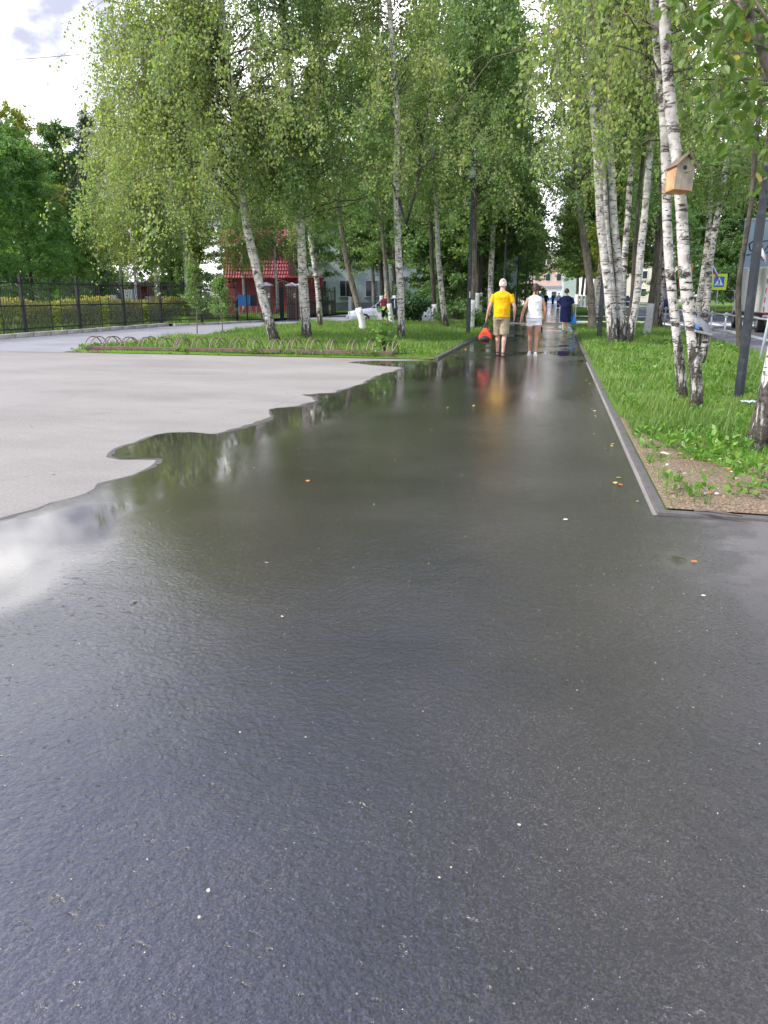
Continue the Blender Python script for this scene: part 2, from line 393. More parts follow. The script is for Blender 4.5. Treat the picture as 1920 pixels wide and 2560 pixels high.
    if path:
        ps = node(t, 'ShaderNodeMapping', {'Vector': ob, 'Scale': (.55, .42, 1)})
        pn = node(t, 'ShaderNodeTexNoise', {'Vector': ps.outputs[0], 'Scale': 1.1, 'Detail': 4.0, 'Roughness': .55})
        wv = ramp(t, pn.outputs[0], [(.38, .25), (.50, .62), (.58, 1.0)])
        wf = node(t, 'ShaderNodeMath', {0: wv, 1: wat.outputs['Fac']}, operation='MAXIMUM').outputs[0]
        dryf = None
    else:
        wf = wat.outputs['Fac']; dryf = dry
    if dryf is not None:
        md = node(t, 'ShaderNodeMixRGB', {0: dryf, 1: col, 2: (.155, .145, .132, 1)}); col = md.outputs[0]
    rn = node(t, 'ShaderNodeTexNoise', {'Vector': ob, 'Scale': 1.6, 'Detail': 4.0})
    wr = node(t, 'ShaderNodeMath', {0: rn.outputs[0], 1: .22, 2: wf}, operation='MULTIPLY_ADD')
    rough = ramp(t, wr.outputs[0], [(.0, .24), (.35, .16), (.70, .10), (.86, .055), (.97, .03)])
    if dryf is not None:
        mr = node(t, 'ShaderNodeMixRGB', {0: dryf, 1: rough, 2: (.75, .75, .75, 1)}); rough = mr.outputs[0]
    # relief: aggregate, small pits and dimples
    b1 = node(t, 'ShaderNodeTexNoise', {'Vector': ob, 'Scale': 115.0, 'Detail': 4.0, 'Roughness': .7})
    b2 = node(t, 'ShaderNodeTexNoise', {'Vector': ob, 'Scale': 26.0, 'Detail': 5.0, 'Roughness': .65})
    pit = ramp(t, b2.outputs[0], [(.27, .0), (.37, 1.0)])
    b3 = node(t, 'ShaderNodeTexNoise', {'Vector': ob, 'Scale': 5.0, 'Detail': 2.0})
    b4 = node(t, 'ShaderNodeTexNoise', {'Vector': ob, 'Scale': 44.0, 'Detail': 3.0, 'Roughness': .55})
    pw = node(t, 'ShaderNodeMath', {0: pit, 1: .6}, operation='MULTIPLY')
    h0 = node(t, 'ShaderNodeMath', {0: b1.outputs[0], 1: .38, 2: pw.outputs[0]}, operation='MULTIPLY_ADD')
    hh = node(t, 'ShaderNodeMath', {0: b4.outputs[0], 1: .75, 2: h0.outputs[0]}, operation='MULTIPLY_ADD')
    h2 = node(t, 'ShaderNodeMath', {0: b3.outputs[0], 1: 1.3, 2: hh.outputs[0]}, operation='MULTIPLY_ADD')
    bs = ramp(t, wf, [(.0, 1.0), (.55, .62), (.8, .17), (.97, .012)])
    bsm = node(t, 'ShaderNodeMath', {0: bs, 1: 1.0}, operation='MULTIPLY')
    bn = node(t, 'ShaderNodeBump', {'Height': h2.outputs[0], 'Strength': bsm.outputs[0], 'Distance': .0058})
    if dryf is not None:
        sl_ = node(t, 'ShaderNodeMapRange', {'Value': dryf, 'To Min': .5, 'To Max': .10}).outputs[0]
    else: sl_ = .5
    p = node(t, 'ShaderNodeBsdfPrincipled', {'Base Color': col, 'Roughness': rough, 'Specular IOR Level': sl_, 'IOR': 2.15})
    t.links.new(bn.outputs[0], p.inputs['Normal'])
    t.links.new(p.outputs[0], o.inputs[0]); return m
M['wet'] = wet_mat('wet_asphalt'); M['wetpath'] = wet_mat('wet_path_asphalt', True)

# --- soil / short turf underlay
m, t, o = mat_new('lawn_soil')
tcn = node(t, 'ShaderNodeTexCoord'); ob = tcn.outputs['Object']
a = node(t, 'ShaderNodeTexNoise', {'Vector': ob, 'Scale': 1.3, 'Detail': 8.0, 'Roughness': .65})
b = node(t, 'ShaderNodeTexNoise', {'Vector': ob, 'Scale': 40.0, 'Detail': 5.0})
soil = ramp(t, b.outputs[0], [(.3, (.05, .035, .022)), (.55, (.15, .10, .065)), (.7, (.30, .22, .15))])
turf = ramp(t, b.outputs[0], [(.3, (.06, .13, .02)), (.7, (.15, .27, .035))])
f = ramp(t, a.outputs[0], [(.36, 0.0), (.46, 1.0)])
mxn = node(t, 'ShaderNodeMixRGB', {0: f, 1: soil, 2: turf})
p = node(t, 'ShaderNodeBsdfPrincipled', {'Base Color': mxn.outputs[0], 'Roughness': .95, 'Specular IOR Level': .1})
bn = node(t, 'ShaderNodeBump', {'Height': b.outputs[0], 'Strength': .8, 'Distance': .03}); t.links.new(bn.outputs[0], p.inputs['Normal'])
t.links.new(p.outputs[0], o.inputs[0]); M['soil'] = m
# bare, brick-dusted earth by the kerb corner
m, t, o = mat_new('bare_earth')
tcn = node(t, 'ShaderNodeTexCoord'); ob = tcn.outputs['Object']
a = node(t, 'ShaderNodeTexNoise', {'Vector': ob, 'Scale': 1.7, 'Detail': 8.0, 'Roughness': .6})
b = node(t, 'ShaderNodeTexNoise', {'Vector': ob, 'Scale': 55.0, 'Detail': 6.0, 'Roughness': .7})
c1 = ramp(t, b.outputs[0], [(.3, (.07, .05, .033)), (.5, (.26, .195, .13)), (.68, (.50, .40, .28))])
c2 = ramp(t, b.outputs[0], [(.3, (.10, .05, .033)), (.6, (.27, .145, .095)), (.75, (.40, .28, .20))])
f = ramp(t, a.outputs[0], [(.56, 0.0), (.68, .8)])
mxn = node(t, 'ShaderNodeMixRGB', {0: f, 1: c1, 2: c2})
p = node(t, 'ShaderNodeBsdfPrincipled', {'Base Color': mxn.outputs[0], 'Roughness': .95, 'Specular IOR Level': .1})
bn = node(t, 'ShaderNodeBump', {'Height': b.outputs[0], 'Strength': 1.0, 'Distance': .02}); t.links.new(bn.outputs[0], p.inputs['Normal'])
t.links.new(p.outputs[0], o.inputs[0]); M['earth'] = m
M['kerb'] = simple('kerb_concrete', (.11, .104, .096), .85, .2, 8, bump=.5, bscale=50, dirt=(.10, .095, .08), dscale=5)
M['kerb_pale'] = simple('pale_kerb_concrete', (.62, .58, .52), .85, .15, 6, bump=.5, bscale=40, dirt=(.30, .25, .2), dscale=4)
M['paint'] = simple('road_paint', (.72, .72, .70), .7, .1, 20, dirt=(.35, .34, .33), dscale=9)

ground = sheet('ground', [(-400, -60), (400, -60), (400, 700), (-400, 700)], -.06, M['soil'], 60); structure(ground)
PZ = 0.0
plaza = sheet('plaza_pavement', [(-60, -25), (14, -25), (14, 5.1), (.8, 5.1), (.8, 17.72), (-2.5, 17.68), (-2.62, 17.62), (-12.4, 18.05), (-14, 19), (-60, 19)], 0.0, M['pave'], 4); structure(plaza)
lane = sheet('service_road', [(-12.42, 17.9), (-12.4, 30), (-13.2, 37), (-12.2, 41.3), (-4.8, 42.0), (-4.8, 50), (-12, 52), (-13.5, 80), (-16.2, 80), (-16.2, 50), (-15.4, 45.6), (-16.0, 42.3), (-16.9, 38), (-18.16, 35), (-18.16, 17.9)], .004, M['lane'], 4); structure(lane)

# irregular edge of the wet area, read off the ground
edge_px = [(-120,1352),(-40,1322),(0,1305),(40,1296),(75,1285),(116,1268),(168,1247),(200,1238),(231,1227),(260,1215),(289,1204),(324,1192),(350,1180),(378,1169),(402,1157),(407,1150),(393,1146),(360,1147),(324,1147),(297,1146),(278,1141),(284,1132),(301,1123),(330,1110),(359,1100),(388,1090),(417,1084),(450,1081),(486,1082),(515,1085),(544,1088),(575,1081),(602,1074),(628,1067),(654,1059),(675,1053),(689,1048),(690,1041),(683,1036),(674,1025),(697,1021),(723,1019),(748,1018),(770,1013),(788,1006),(799,999),(790,992),(770,989),(758,987),(800,984),(839,983),(855,979),(868,973),(890,967),(914,958),(925,953),(937,947),(945,941),(960,935),(985,930),(1010,921),(1000,917),(960,915),(905,909),(872,906),(930,903),(1000,903)]
edge = [G(*p) for p in edge_px]
e_d = (edge[0]-edge[2]).normalized(); e_s = edge[0].copy()
edge = [e_s+e_d*(k_*.7)+Vector((-e_d.y, e_d.x, 0))*(.22*math.sin(k_*1.3)+.03*k_) for k_ in range(13, 0, -1)]+edge
rngE = random.Random(5); fine_e = []
for a_, b_ in zip(edge[:-1], edge[1:]):
    L = (b_-a_).length; n = max(1, int(L/.045)); nn = Vector((-(b_-a_).y, (b_-a_).x, 0)).normalized()
    for k in range(n):
        amp = .010 if k else 0
        q_ = a_.lerp(b_, k/n); fine_e.append(q_+nn*(rngE.uniform(-amp, amp)+(.055*noise.noise(q_*2.6)+.035*noise.noise(q_*7.0)+.018*noise.noise(q_*17)))) 
wet_poly = [(-2.56, 17.63)] + [(-2.56, 17.63)][:0]
wet_poly = [(p.x, p.y) for p in fine_e] + [(-2.56, 17.63), (.70, 17.63), (.70, 5.16), (4.6, 5.05), (4.6, -8), (fine_e[0].x+.5, -8)]
halo = []
for i_, q_ in enumerate(fine_e):
    a_ = fine_e[max(0, i_-6)]; b_ = fine_e[min(len(fine_e)-1, i_+6)]; d_ = b_-a_; nn = Vector((-d_.y, d_.x, 0)).normalized()
    if i_ % 3 == 0: halo.append(q_+nn*max(.012, .06+.06*noise.noise(q_*1.7+Vector((9, 0, 0)))+.035*noise.noise(q_*8)))
damp = sheet('damp_pavement', [(p_.x, p_.y) for p_ in halo]+[(-2.5, 17.66), (-2.0, 16), (-2.3, 8), (-2.6, 5), (-3.2, 2), (halo[0].x+1.5, -1.5)], .003, pavement_mat('damp_asphalt', (.135, .124, .113), .6, False), 1.2); structure(damp)
wet = sheet('wet_pavement', wet_poly, .006, M['wet'], .15); structure(wet)
def water_level(x, y):
    d = min(((x-p.x)**2+(y-p.y)**2) for p in fine_e)**.5
    n = noise.noise(Vector((x*.9, y*.9, 3.1)))*.5+noise.noise(Vector((x*2.6, y*2.6, 8.1)))*.22
    n2 = noise.noise(Vector((x*.45+4, y*.3, 1.1)))
    ww_ = min(1, max(0, (-x-1.9)/.9)); s = 1.0 - max(0, d-(.2+.35*ww_))/(.9+1.7*ww_) + n*(.8-.35*ww_)            # pooled along the lower edge
    t_ = .36+.27*min(1, max(0, (y-5)/6))+n2*.30+n*.2+.34*min(1, max(0, (-x-.9)/1.6))*min(1, max(0, y/2.0))   # glossy film, wetter further on
    if y < 4: t_ -= .18*(4-y)/3
    v = max(s*.96, t_)
    if d < .06: v = min(v, .80)
    for ex, ey, ea, eb in ((.70, 4.2, .05, .14),):
        if ((x-ex)/ea)**2+((y-ey)/eb)**2 < 1.6: v = max(v, .93)                 # damp rim
    # the shallow bowl in the middle of the edge
    if ((x+3.75)**2/.45+(y-7.25)**2/.30) < 1: v = 1.0
    if (x-.2-y*.02) > .9: v *= .5
    return max(0, min(1, v))
me = wet.data; at_ = me.attributes.new('water', 'FLOAT', 'POINT')
at_.data.foreach_set('value', [water_level(v.co.x, v.co.y) for v in me.vertices])
path = sheet('path', [(-2.56, 17.63), (.70, 17.63), (.73, 40), (.73, 150), (-2.52, 150), (-2.54, 40)], .006, M['wetpath'], 1.5); structure(path)
me = path.data; at_ = me.attributes.new('water', 'FLOAT', 'POINT')
at_.data.foreach_set('value', [.45 if v.co.y < 24 else .2 for v in me.vertices])

# --- lawns
def lawn_z(x, y): return .045+.035*noise.noise(Vector((x*.5, y*.5, 0)))+.02*noise.noise(Vector((x*2, y*2, 4)))
island_poly = [(-12.3, 18.12), (-6.3, 17.86), (-3.0, 17.74), (-2.63, 17.75), (-2.63, 41.8), (-12.0, 41.2), (-13.0, 37), (-12.25, 30)]
island = sheet('lawn_island', island_poly, lambda x, y: lawn_z(x, y)+.02, M['soil'], .45, edge=.007); structure(island)
verge = sheet('lawn_verge', [(.80, 5.27), (4.95, 5.13), (4.9, 12), (4.9, 36), (4.9, 40.6), (.80, 40.6)], lawn_z, M['soil'], .4, edge=.02); structure(verge)
verge2 = sheet('far_lawn', [(.88, 44.0), (4.6, 44.0), (4.9, 60), (5.4, 150), (.88, 150)], lawn_z, M['soil'], 3); structure(verge2)
bare = sheet('bare_earth', [(.80, 5.25), (3.5, 5.15), (3.4, 6.1), (3.1, 6.5), (2.7, 6.95), (2.4, 7.0), (2.1, 6.7), (1.75, 6.85), (1.5, 6.5), (1.25, 6.9), (1.15, 7.5), (.98, 7.8), (1.02, 8.4), (.92, 9.0), (.80, 9.4)], lambda x, y: lawn_z(x, y)+.022, M['earth'], .2, edge=.034); structure(bare)
wood_lawn = sheet('woodland_lawn', [(-2.70, 44.6), (-2.70, 160), (-13.4, 160), (-13.0, 52.2), (-4.6, 50.3), (-4.6, 44.6)], lambda x, y: lawn_z(x, y), M['soil'], 4); structure(wood_lawn)
school_lawn = sheet('fenced_lawn', [(-18.42, -5), (-18.42, 35), (-17.2, 38), (-16.5, 42), (-16.6, 90), (-120, 90), (-120, -5)], lambda x, y: lawn_z(x, y)+.06, M['soil'], 5); structure(school_lawn)
cross = sheet('cross_pavement', [(-2.56, 40.9), (.9, 40.9), (4.2, 41), (5.0, 41), (5.0, 43.9), (.9, 43.7), (-2.56, 43.7)], .010, M['pave'], 2); structure(cross)
# --- street on the right
road = sheet('road', [(5.0, 5.5), (5.05, 40), (5.6, 150), (-40, 175), (-40, 185), (40, 185), (14, 150), (12.4, 90), (11.7, 57), (11.6, 20), (11.6, -20), (7.5, -20)], -.002+.004, M['road'], 8); structure(road)
side = sheet('far_pavement', [(11.75, 30), (11.85, 54), (13.0, 68), (17.5, 73), (40, 73), (40, 67), (19, 66), (15.4, 60), (15.0, 30)], .07, M['road'], 4); structure(side)
far_verge = sheet('far_verge', [(11.9, 74), (17, 74.5), (40, 75), (40, 66), (75, 40), (150, 40), (150, 160), (14.3, 160), (12.6, 92)], lambda x, y: lawn_z(x, y)+.02, M['soil'], 6); structure(far_verge)
far_verge2 = sheet('far_verge', [(15.1, 20), (15.2, 58), (19, 65), (60, 65), (60, 20)], lambda x, y: lawn_z(x, y)+.05, M['soil'], 5); structure(far_verge2)
for nm, x0, ys in (('lane_marking', 8.35, [(12+i*4.0, 12+i*4.0+2.4) for i in range(26)]),):
    mb = MB()
    for a_, b_ in ys:
        xx = x0+max(0, a_-60)*.014
        mb.add([(xx-.06, a_, .007), (xx+.06, a_, .007), (xx+.06, b_, .007), (xx-.06, b_, .007)], [(0, 1, 2, 3)])
    structure(mb.obj(nm, M['paint']))
mb = MB()
mb.add([(6.55, 8, .007), (6.68, 8, .007), (7.25, 38, .007), (7.12, 38, .007)], [(0, 1, 2, 3)]); structure(mb.obj('edge_marking', M['paint']))
mb = MB()
for i in range(8): mb.add([(5.35+i*.8, 41.3, .008), (5.75+i*.8, 41.3, .008), (5.75+i*.8, 44.6, .008), (5.35+i*.8, 44.6, .008)], [(0, 1, 2, 3)])
structure(mb.obj('crossing_marking', M['paint']))
# low yellowish strip across the path and the white kerb block beside it
tag(MB().box((-.8, 40.75, .03), (1.9, .14, .035), bev=.01).obj('threshold_bar', simple('cream_paint', (.74, .66, .40), .6, .1, 10)), 'pale yellow bar lying across the dark path at the crossing', 'threshold')
wb = thing('white_kerb', 'white painted kerb below the grey guard rail beside the path', 'kerb', (1.0, 40.9, 0))
for i in range(4): MB().box((.55+i*1.02, 0, .09), (1.0, .28, .20), bev=.03).obj('kerb_stone', M['limewash'], wb)

# --- kerbs: one stone after another
def kerb(name, pts, w, ztop, mat, step=1.0, kind='structure'):
    root = bpy.data.objects.new(name, None); COL.objects.link(root); root['kind'] = 'structure'
    root.location = (pts[0][0], pts[0][1], 0)
    r = random.Random(3); me = MB().box((0, 0, 0), (step-.012, w, .22), bev=.006).mesh('kerb_stone', mat)
    for a_, b_ in zip(pts[:-1], pts[1:]):
        a_ = Vector(a_); b_ = Vector(b_); L = (b_-a_).length; n = max(1, round(L/step)); d = (b_-a_)/n
        for k in range(n):
            c = a_+d*(k+.5)
            ob_ = mo('kerb_stone', me, root, (c.x-pts[0][0]+r.uniform(-.004, .004), c.y-pts[0][1], ztop-.11+r.uniform(-.006, .005)), (r.uniform(-.01, .01), 0, math.atan2(d.y, d.x)+r.uniform(-.004, .004)), (d.length/step, 1, 1))
    return root
kerb('kerb_right', [(.768, 5.22), (.768, 40.6)], .065, .024, M['kerb'])
kerb('kerb_corner', [(.73, 5.20), (4.9, 5.08)], .07, .028, M['kerb'], 1.0)
kerb('kerb_left', [(-2.62, 17.75), (-2.62, 41.0)], .11, .06, M['kerb'])
kerb('kerb_left_far', [(-2.62, 44.0), (-2.62, 96)], .11, .06, M['kerb'], 2.0)
kerb('kerb_right_far', [(.78, 44.0), (.78, 96)], .11, .06, M['kerb'], 2.0)
kerb('kerb_fence', [(-18.22, 12), (-18.22, 34.9)], .22, .15, M['kerb_pale'], 1.0)
kerb('kerb_gate', [(-18.16, 35.5), (-17.0, 38.3), (-16.2, 42.0)], .20, .10, M['kerb_pale'], 1.0)
kerb('kerb_road', [(4.93, 6), (4.95, 40.4)], .15, .10, M['kerb'], 1.5)
kerb('kerb_far_road', [(11.68, 14), (11.78, 56), (12.6, 68), (17.4, 73.6), (34, 74)], .16, .13, M['kerb'], 1.5)
# ------------------------------------------------------------------ foliage
def mesh_np(name, V, F, mat, rnd=None, smooth=False):
    me = bpy.data.meshes.new(name); n = len(V); nf, k = F.shape
    me.vertices.add(n); me.vertices.foreach_set('co', V.astype(np.float32).ravel())
    me.loops.add(nf*k); me.loops.foreach_set('vertex_index', F.astype(np.int32).ravel())
    me.polygons.add(nf); me.polygons.foreach_set('loop_start', np.arange(0, nf*k, k, dtype=np.int32))
    try: me.polygons.foreach_set('loop_total', np.full(nf, k, dtype=np.int32))
    except Exception: pass
    if rnd is not None:
        a = me.attributes.new('rnd', 'FLOAT', 'POINT'); a.data.foreach_set('value', rnd.astype(np.float32))
    me.update(calc_edges=True); me.materials.append(mat)
    return me
def nrm(a): return a/np.maximum(1e-6, np.linalg.norm(a, axis=1, keepdims=True))
def leaf_arrays(rg, P, D, S, width=.42, fold=.18):
    """P base, D tip direction, S size -> diamond leaves"""
    n = len(P); D = nrm(D); X = nrm(np.cross(D, rg.normal(size=(n, 3)))); N = np.cross(X, D)
    S = S[:, None]
    V = np.empty((n, 4, 3)); V[:, 0] = P; V[:, 2] = P+D*S
    mid = P+D*S*.42+N*S*fold*.5
    V[:, 1] = mid+X*S*width; V[:, 3] = mid-X*S*width
    F = np.arange(n*4).reshape(n, 4)
    return V.reshape(-1, 3), F
def ribbons(rg, A, w0, w1):
    """A (T,K,3) polylines -> 3-sided tubes"""
    T, K, _ = A.shape
    t = np.empty_like(A); t[:, 1:-1] = A[:, 2:]-A[:, :-2]; t[:, 0] = A[:, 1]-A[:, 0]; t[:, -1] = A[:, -1]-A[:, -2]
    t = t.reshape(-1, 3); t = nrm(t)
    ref = np.tile(np.array([[.31, .27, .91]]), (len(t), 1)); x = nrm(np.cross(t, ref)); y = np.cross(t, x)
    w = np.tile(np.linspace(0, 1, K), T)
    if np.ndim(w0): w0 = np.repeat(w0, K)
    r = (w0*(1-w)+w1*w)[:, None]
    C = A.reshape(-1, 3); V = np.empty((T*K, 3, 3))
    for j in range(3):
        an = j*2*math.pi/3; V[:, j] = C+(x*math.cos(an)+y*math.sin(an))*r
    idx = np.arange(T*K*3).reshape(T, K, 3); F = []
    for j in range(3):
        q = (j+1) % 3
        F.append(np.stack([idx[:, :-1, j], idx[:, :-1, q], idx[:, 1:, q], idx[:, 1:, j]], -1).reshape(-1, 4))
    return V.reshape(-1, 3), np.concatenate(F)
class Line:
    """trunk centre line, addressed by height"""
    def __init__(s, pts, rad):
        s.p = np.array([tuple(p) for p in pts]); s.r = np.array(rad, float)
    def at(s, z):
        p = s.p; return np.stack([np.interp(z, p[:, 2], p[:, 0]), np.interp(z, p[:, 2], p[:, 1]), np.clip(z, p[0, 2], p[-1, 2])], -1)
    def rad(s, z): return np.interp(z, s.p[:, 2], s.r)
def crown(rg, line, z0, z1, R, nb=60, tw=9, lpt=18, leaf=.075, kind='birch', az=None, azw=None, hang=1.0, ztop=99, tl=.9, el=(15, 55), low_len=1.0, shape=.7):
    """returns (branch tubes V,F), (leaf V,F,rnd)"""
    f = rg.random(nb)**.9
    zs = z0+(z1-z0)*f
    base = line.at(zs)
    A = rg.random(nb)*2*math.pi if az is None else az+rg.normal(size=nb)*azw
    L = R*(1-shape*f**1.3)*rg.uniform(.62, 1.12, nb)*np.where(f < .15, low_len, 1)
    E = np.radians(rg.uniform(el[0], el[1], nb)+18*f)
    K = 7; tt = np.linspace(0, 1, K)[None, :, None]
    dh = np.stack([np.cos(A), np.sin(A), np.zeros(nb)], -1)[:, None, :]
    up = np.array([0, 0, 1.0])[None, None, :]
    droop = {'birch': .55, 'lime': .18, 'fir': .05}[kind]
    wob = rg.normal(size=(nb, K, 3))*.05*L[:, None, None]*tt
    Bp = base[:, None, :]+dh*(np.cos(E)*L)[:, None, None]*tt+up*((np.sin(E)*L)[:, None, None]*tt-(droop*L)[:, None, None]*tt**2.2)+wob
    r0 = np.clip(line.rad(zs)*.24, .006, .032)*np.clip(L/3, .4, 1.2)
    BV, BF = ribbons(rg, Bp, r0, .004)
    # twigs
    T = nb*tw; bi = np.repeat(np.arange(nb), tw); u = rg.uniform(.18, 1.0, T)**.8
    k = np.minimum((u*(K-1)).astype(int), K-2); fr = (u*(K-1)-k)[:, None]
    s = Bp[bi, k]*(1-fr)+Bp[bi, k+1]*fr
    bd = nrm(Bp[bi, k+1]-Bp[bi, k])
    rd = nrm(rg.normal(size=(T, 3))*np.array([1, 1, .6]))
    td = nrm(bd*.6+rd)
    ln = tl*rg.uniform(.45, 1.15, T)*(.55+.45*u)
    if kind == 'birch': hl = hang*rg.uniform(.3, 1.3, T)
    elif kind == 'lime': hl = np.full(T, .12)*tl; td[:, 2] *= .45
    else: hl = np.full(T, .1); td[:, 2] *= .2
    KT = 5; q = np.linspace(0, 1, KT)[None, :, None]
    sp = ln if kind != 'birch' else ln*.75
    if kind == 'birch': s = s+rg.normal(size=(T, 3))*.12*tl
    Tp = s[:, None, :]+td[:, None, :]*sp[:, None, None]*(q-.25*q*q)-up*(hl[:, None, None]*q**1.9)
    TV, TF = ribbons(rg, Tp, .0045, .0022)
    # leaves
    N = T*lpt; ti = np.repeat(np.arange(T), lpt); v = rg.random(N)*.95+.05
    qq = v[:, None]
    P = s[ti]+td[ti]*sp[ti][:, None]*(qq-.25*qq*qq)-np.array([[0, 0, 1.0]])*(hl[ti][:, None]*qq**1.9)
    P = P+rg.normal(size=(N, 3))*(.085 if kind == 'birch' else .11)*tl
    if kind == 'birch': D = nrm(rg.normal(size=(N, 3)))*.75+np.array([0, 0, -.8])+td[ti]*.25
    elif kind == 'lime': D = nrm(rg.normal(size=(N, 3))*np.array([1, 1, .45]))+td[ti]*.5+np.array([0, 0, -.32])
    else: D = td[ti]+nrm(rg.normal(size=(N, 3)))*.6
    S = leaf*rg.uniform(.65, 1.2, N)
    hi = P[:, 2] > ztop
    keep = (~hi) | (rg.random(N) < .36); S = np.where(hi, S*1.65, S)
    P, D, S, tk = P[keep], D[keep], S[keep], ti[keep]
    wd = {'birch': .40, 'lime': .46, 'fir': .10}[kind]
    LV, LF = leaf_arrays(rg, P, D, S, wd)
    trnd = rg.random(T)
    rnd = np.repeat(np.clip(.55*rg.random(len(P))+.45*trnd[tk], 0, 1), 4)
    V = np.concatenate([BV, TV]); F = np.concatenate([BF, TF+len(BV)])
    return (V, F), (LV, LF, rnd)
def trunk_mesh(name, line, mat, n=12, flare=1.35, rough=.06, seed=0, base=(0,0,0)):
    rng = random.Random(seed)
    zs = list(np.arange(line.p[0, 2], line.p[-1, 2], .35))+[line.p[-1, 2]]
    # smooth interpolation through the given points
    Pz = line.at(np.array(zs)); ker = np.array([.25, .5, .25])
    for _ in range(2):
        Q = Pz.copy(); Q[1:-1] = .25*Pz[:-2]+.5*Pz[1:-1]+.25*Pz[2:]; Pz = Q
    mb = MB(); pts = []; rad = []
    for i, p in enumerate(Pz):
        r = float(line.rad(zs[i])); h = zs[i]-line.p[0, 2]
        r *= 1+(flare-1)*math.exp(-h/.22)
        r *= 1+rng.uniform(-rough, rough)
        pts.append(Vector(p)-Vector(base)); rad.append((r, r*rng.uniform(.94, 1.06)))
    mb.tube(pts, rad, n, cap=True, wob=.035, rng=rng)
    return mb.mesh(name, mat, True)
def shell(line, z0, z1, grow, mat, base, seed=1, n=14):
    rng = random.Random(seed); pts = []; rad = []
    m = max(3, int((z1-z0)/.18)); zb = line.p[0, 2]
    for i in range(m+1):
        z = z0+(z1-z0)*i/m; p = line.at(np.array([z]))[0]; h = z-zb
        pts.append(Vector(p)-Vector(base)); rad.append(float(line.rad(z))*(1+.22*math.exp(-h/.22))+grow)
    mb = MB().tube(pts, rad, n, cap=True, wob=.03, rng=rng); return mb.mesh('whitewash', mat, True)
SEED = [10]
def tree(label, pts, r0, r1, bark='birch', leafm='leaf_birch', crowns=None, white=None, name='birch_tree', group=None, top=14.5, wmat='limewash', cat='tree', lean=(0, 0), extra=None, n=12, trunk_rough=.06):
    """pts: world points of the trunk centre line, first on the ground; continued upward to 'top'"""
    SEED[0] += 1; rg = np.random.default_rng(SEED[0]); rr = random.Random(SEED[0])
    P = [Vector(p) for p in pts]
    if P[-1].z < top:
        d = (P[-1]-P[-2]).normalized() if len(P) > 1 else Vector((0, 0, 1))
        d = (d*.5+Vector((0, 0, 1))*.8).normalized(); q = P[-1].copy()
        while q.z < top:
            d = (d+Vector((rr.uniform(-.06, .06), rr.uniform(-.06, .06), 0))).normalized(); q = q+d*1.2; P.append(q.copy())
    for i in range(1, len(P)):
        if P[i].z <= P[i-1].z: P[i].z = P[i-1].z+.05
    z0 = P[0].z; zt = P[-1].z
    rad = [r0*(1-((p.z-z0)/(zt-z0))**.85)+r1*((p.z-z0)/(zt-z0))**.85 for p in P]
    line = Line([(p.x, p.y, p.z-(.08 if i == 0 else 0)) for i, p in enumerate(P)], rad)
    base = P[0]
    root = thing(name, label, cat, base, 0, group)
    mo('trunk', trunk_mesh('trunk', line, M[bark], n, seed=SEED[0], base=base, rough=trunk_rough), root)
    if white: mo('whitewash', shell(line, base.z-.03, base.z+white, .012, M[wmat], base, SEED[0]), root)
    BV = []; BF = []; LV = []; LF = []; RN = []; ob_ = 0; ol = 0
    b3 = np.array(tuple(base))
    for c in (crowns or []):
        (V, F), (v, f, r) = crown(rg, line, **c)
        BV.append(V-b3); BF.append(F+ob_); ob_ += len(V); LV.append(v-b3); LF.append(f+ol); ol += len(v); RN.append(r)
    if BV:
        mo('branches', mesh_np('branches', np.concatenate(BV), np.concatenate(BF), M['twig']), root)
        cr_ = mo('crown', mesh_np('crown', np.concatenate(LV), np.concatenate(LF), M[leafm], np.concatenate(RN)), root); cr_['kind'] = 'stuff'
    return root, line
def pxline(base, pts, dy=0.0):
    b = G(*base); r = [b]
    for i, p in enumerate(pts): r.append(at(p[0], p[1], b.y+dy*(i+1)))
    return r
def limb(root, pts, r0, r1, mat, name='limb', n=7):
    m = len(pts); mb = MB().tube([Vector(p)-root.location for p in pts], [r0+(r1-r0)*i/(m-1) for i in range(m)], n)
    return mb.obj(name, M[mat], root, True)
# ------------------------------------------------------------------ trees one can tell apart
ZT = 9.6
# left lawn
def B(**k):
    d = dict(z0=3.4, z1=13.5, R=3.6, nb=125, tw=10, lpt=26, leaf=.082, kind='birch', hang=1.1, ztop=ZT+.6, tl=.9); d.update(k); return d
tree('leaning white birch with long weeping branches on the lawn behind the bicycle rack', pxline((690, 858), [(672, 800), (655, 740), (634, 640), (613, 556), (599, 393), (575, 200), (564, 104), (552, 0)]), .15, .05,
     crowns=[B(z0=4.3, z1=14.0, R=5.8, nb=170, hang=1.3, tw=12, lpt=26, leaf=.088, shape=.55),
             B(z0=3.9, z1=6.5, R=3.4, nb=26, az=R_(-20), azw=.6, hang=1.1, leaf=.088),
             B(z0=3.4, z1=8.6, R=6.2, nb=80, az=R_(200), azw=.7, hang=1.9, tw=13, lpt=26, leaf=.09, shape=.2)], top=15)
tree('thick straight birch with black fissured foot on the lawn, right of the leaning birch', pxline((768, 855), [(764, 800), (757, 700), (755, 636), (746, 498), (738, 347), (720, 174), (706, 29)]), .165, .06,
     crowns=[B(z0=3.6, z1=13.5, R=4.1, nb=135, hang=.9), B(z0=3.6, z1=6.5, R=3.0, nb=22, az=R_(240), azw=.8, hang=1.1)], top=15.5, leafm='leaf_birch_dark')
rt, ln_ = tree('slim white birch with a dark forked limb near the end of the bicycle rack', pxline((1003, 858), [(1003, 800), (1001, 720), (995, 633), (991, 443), (995, 312), (985, 180), (976, 60)]), .125, .045,
     crowns=[B(z0=4.0, z1=13.5, R=3.8, nb=135, hang=.8, leaf=.08)], top=15, leafm='leaf_birch')
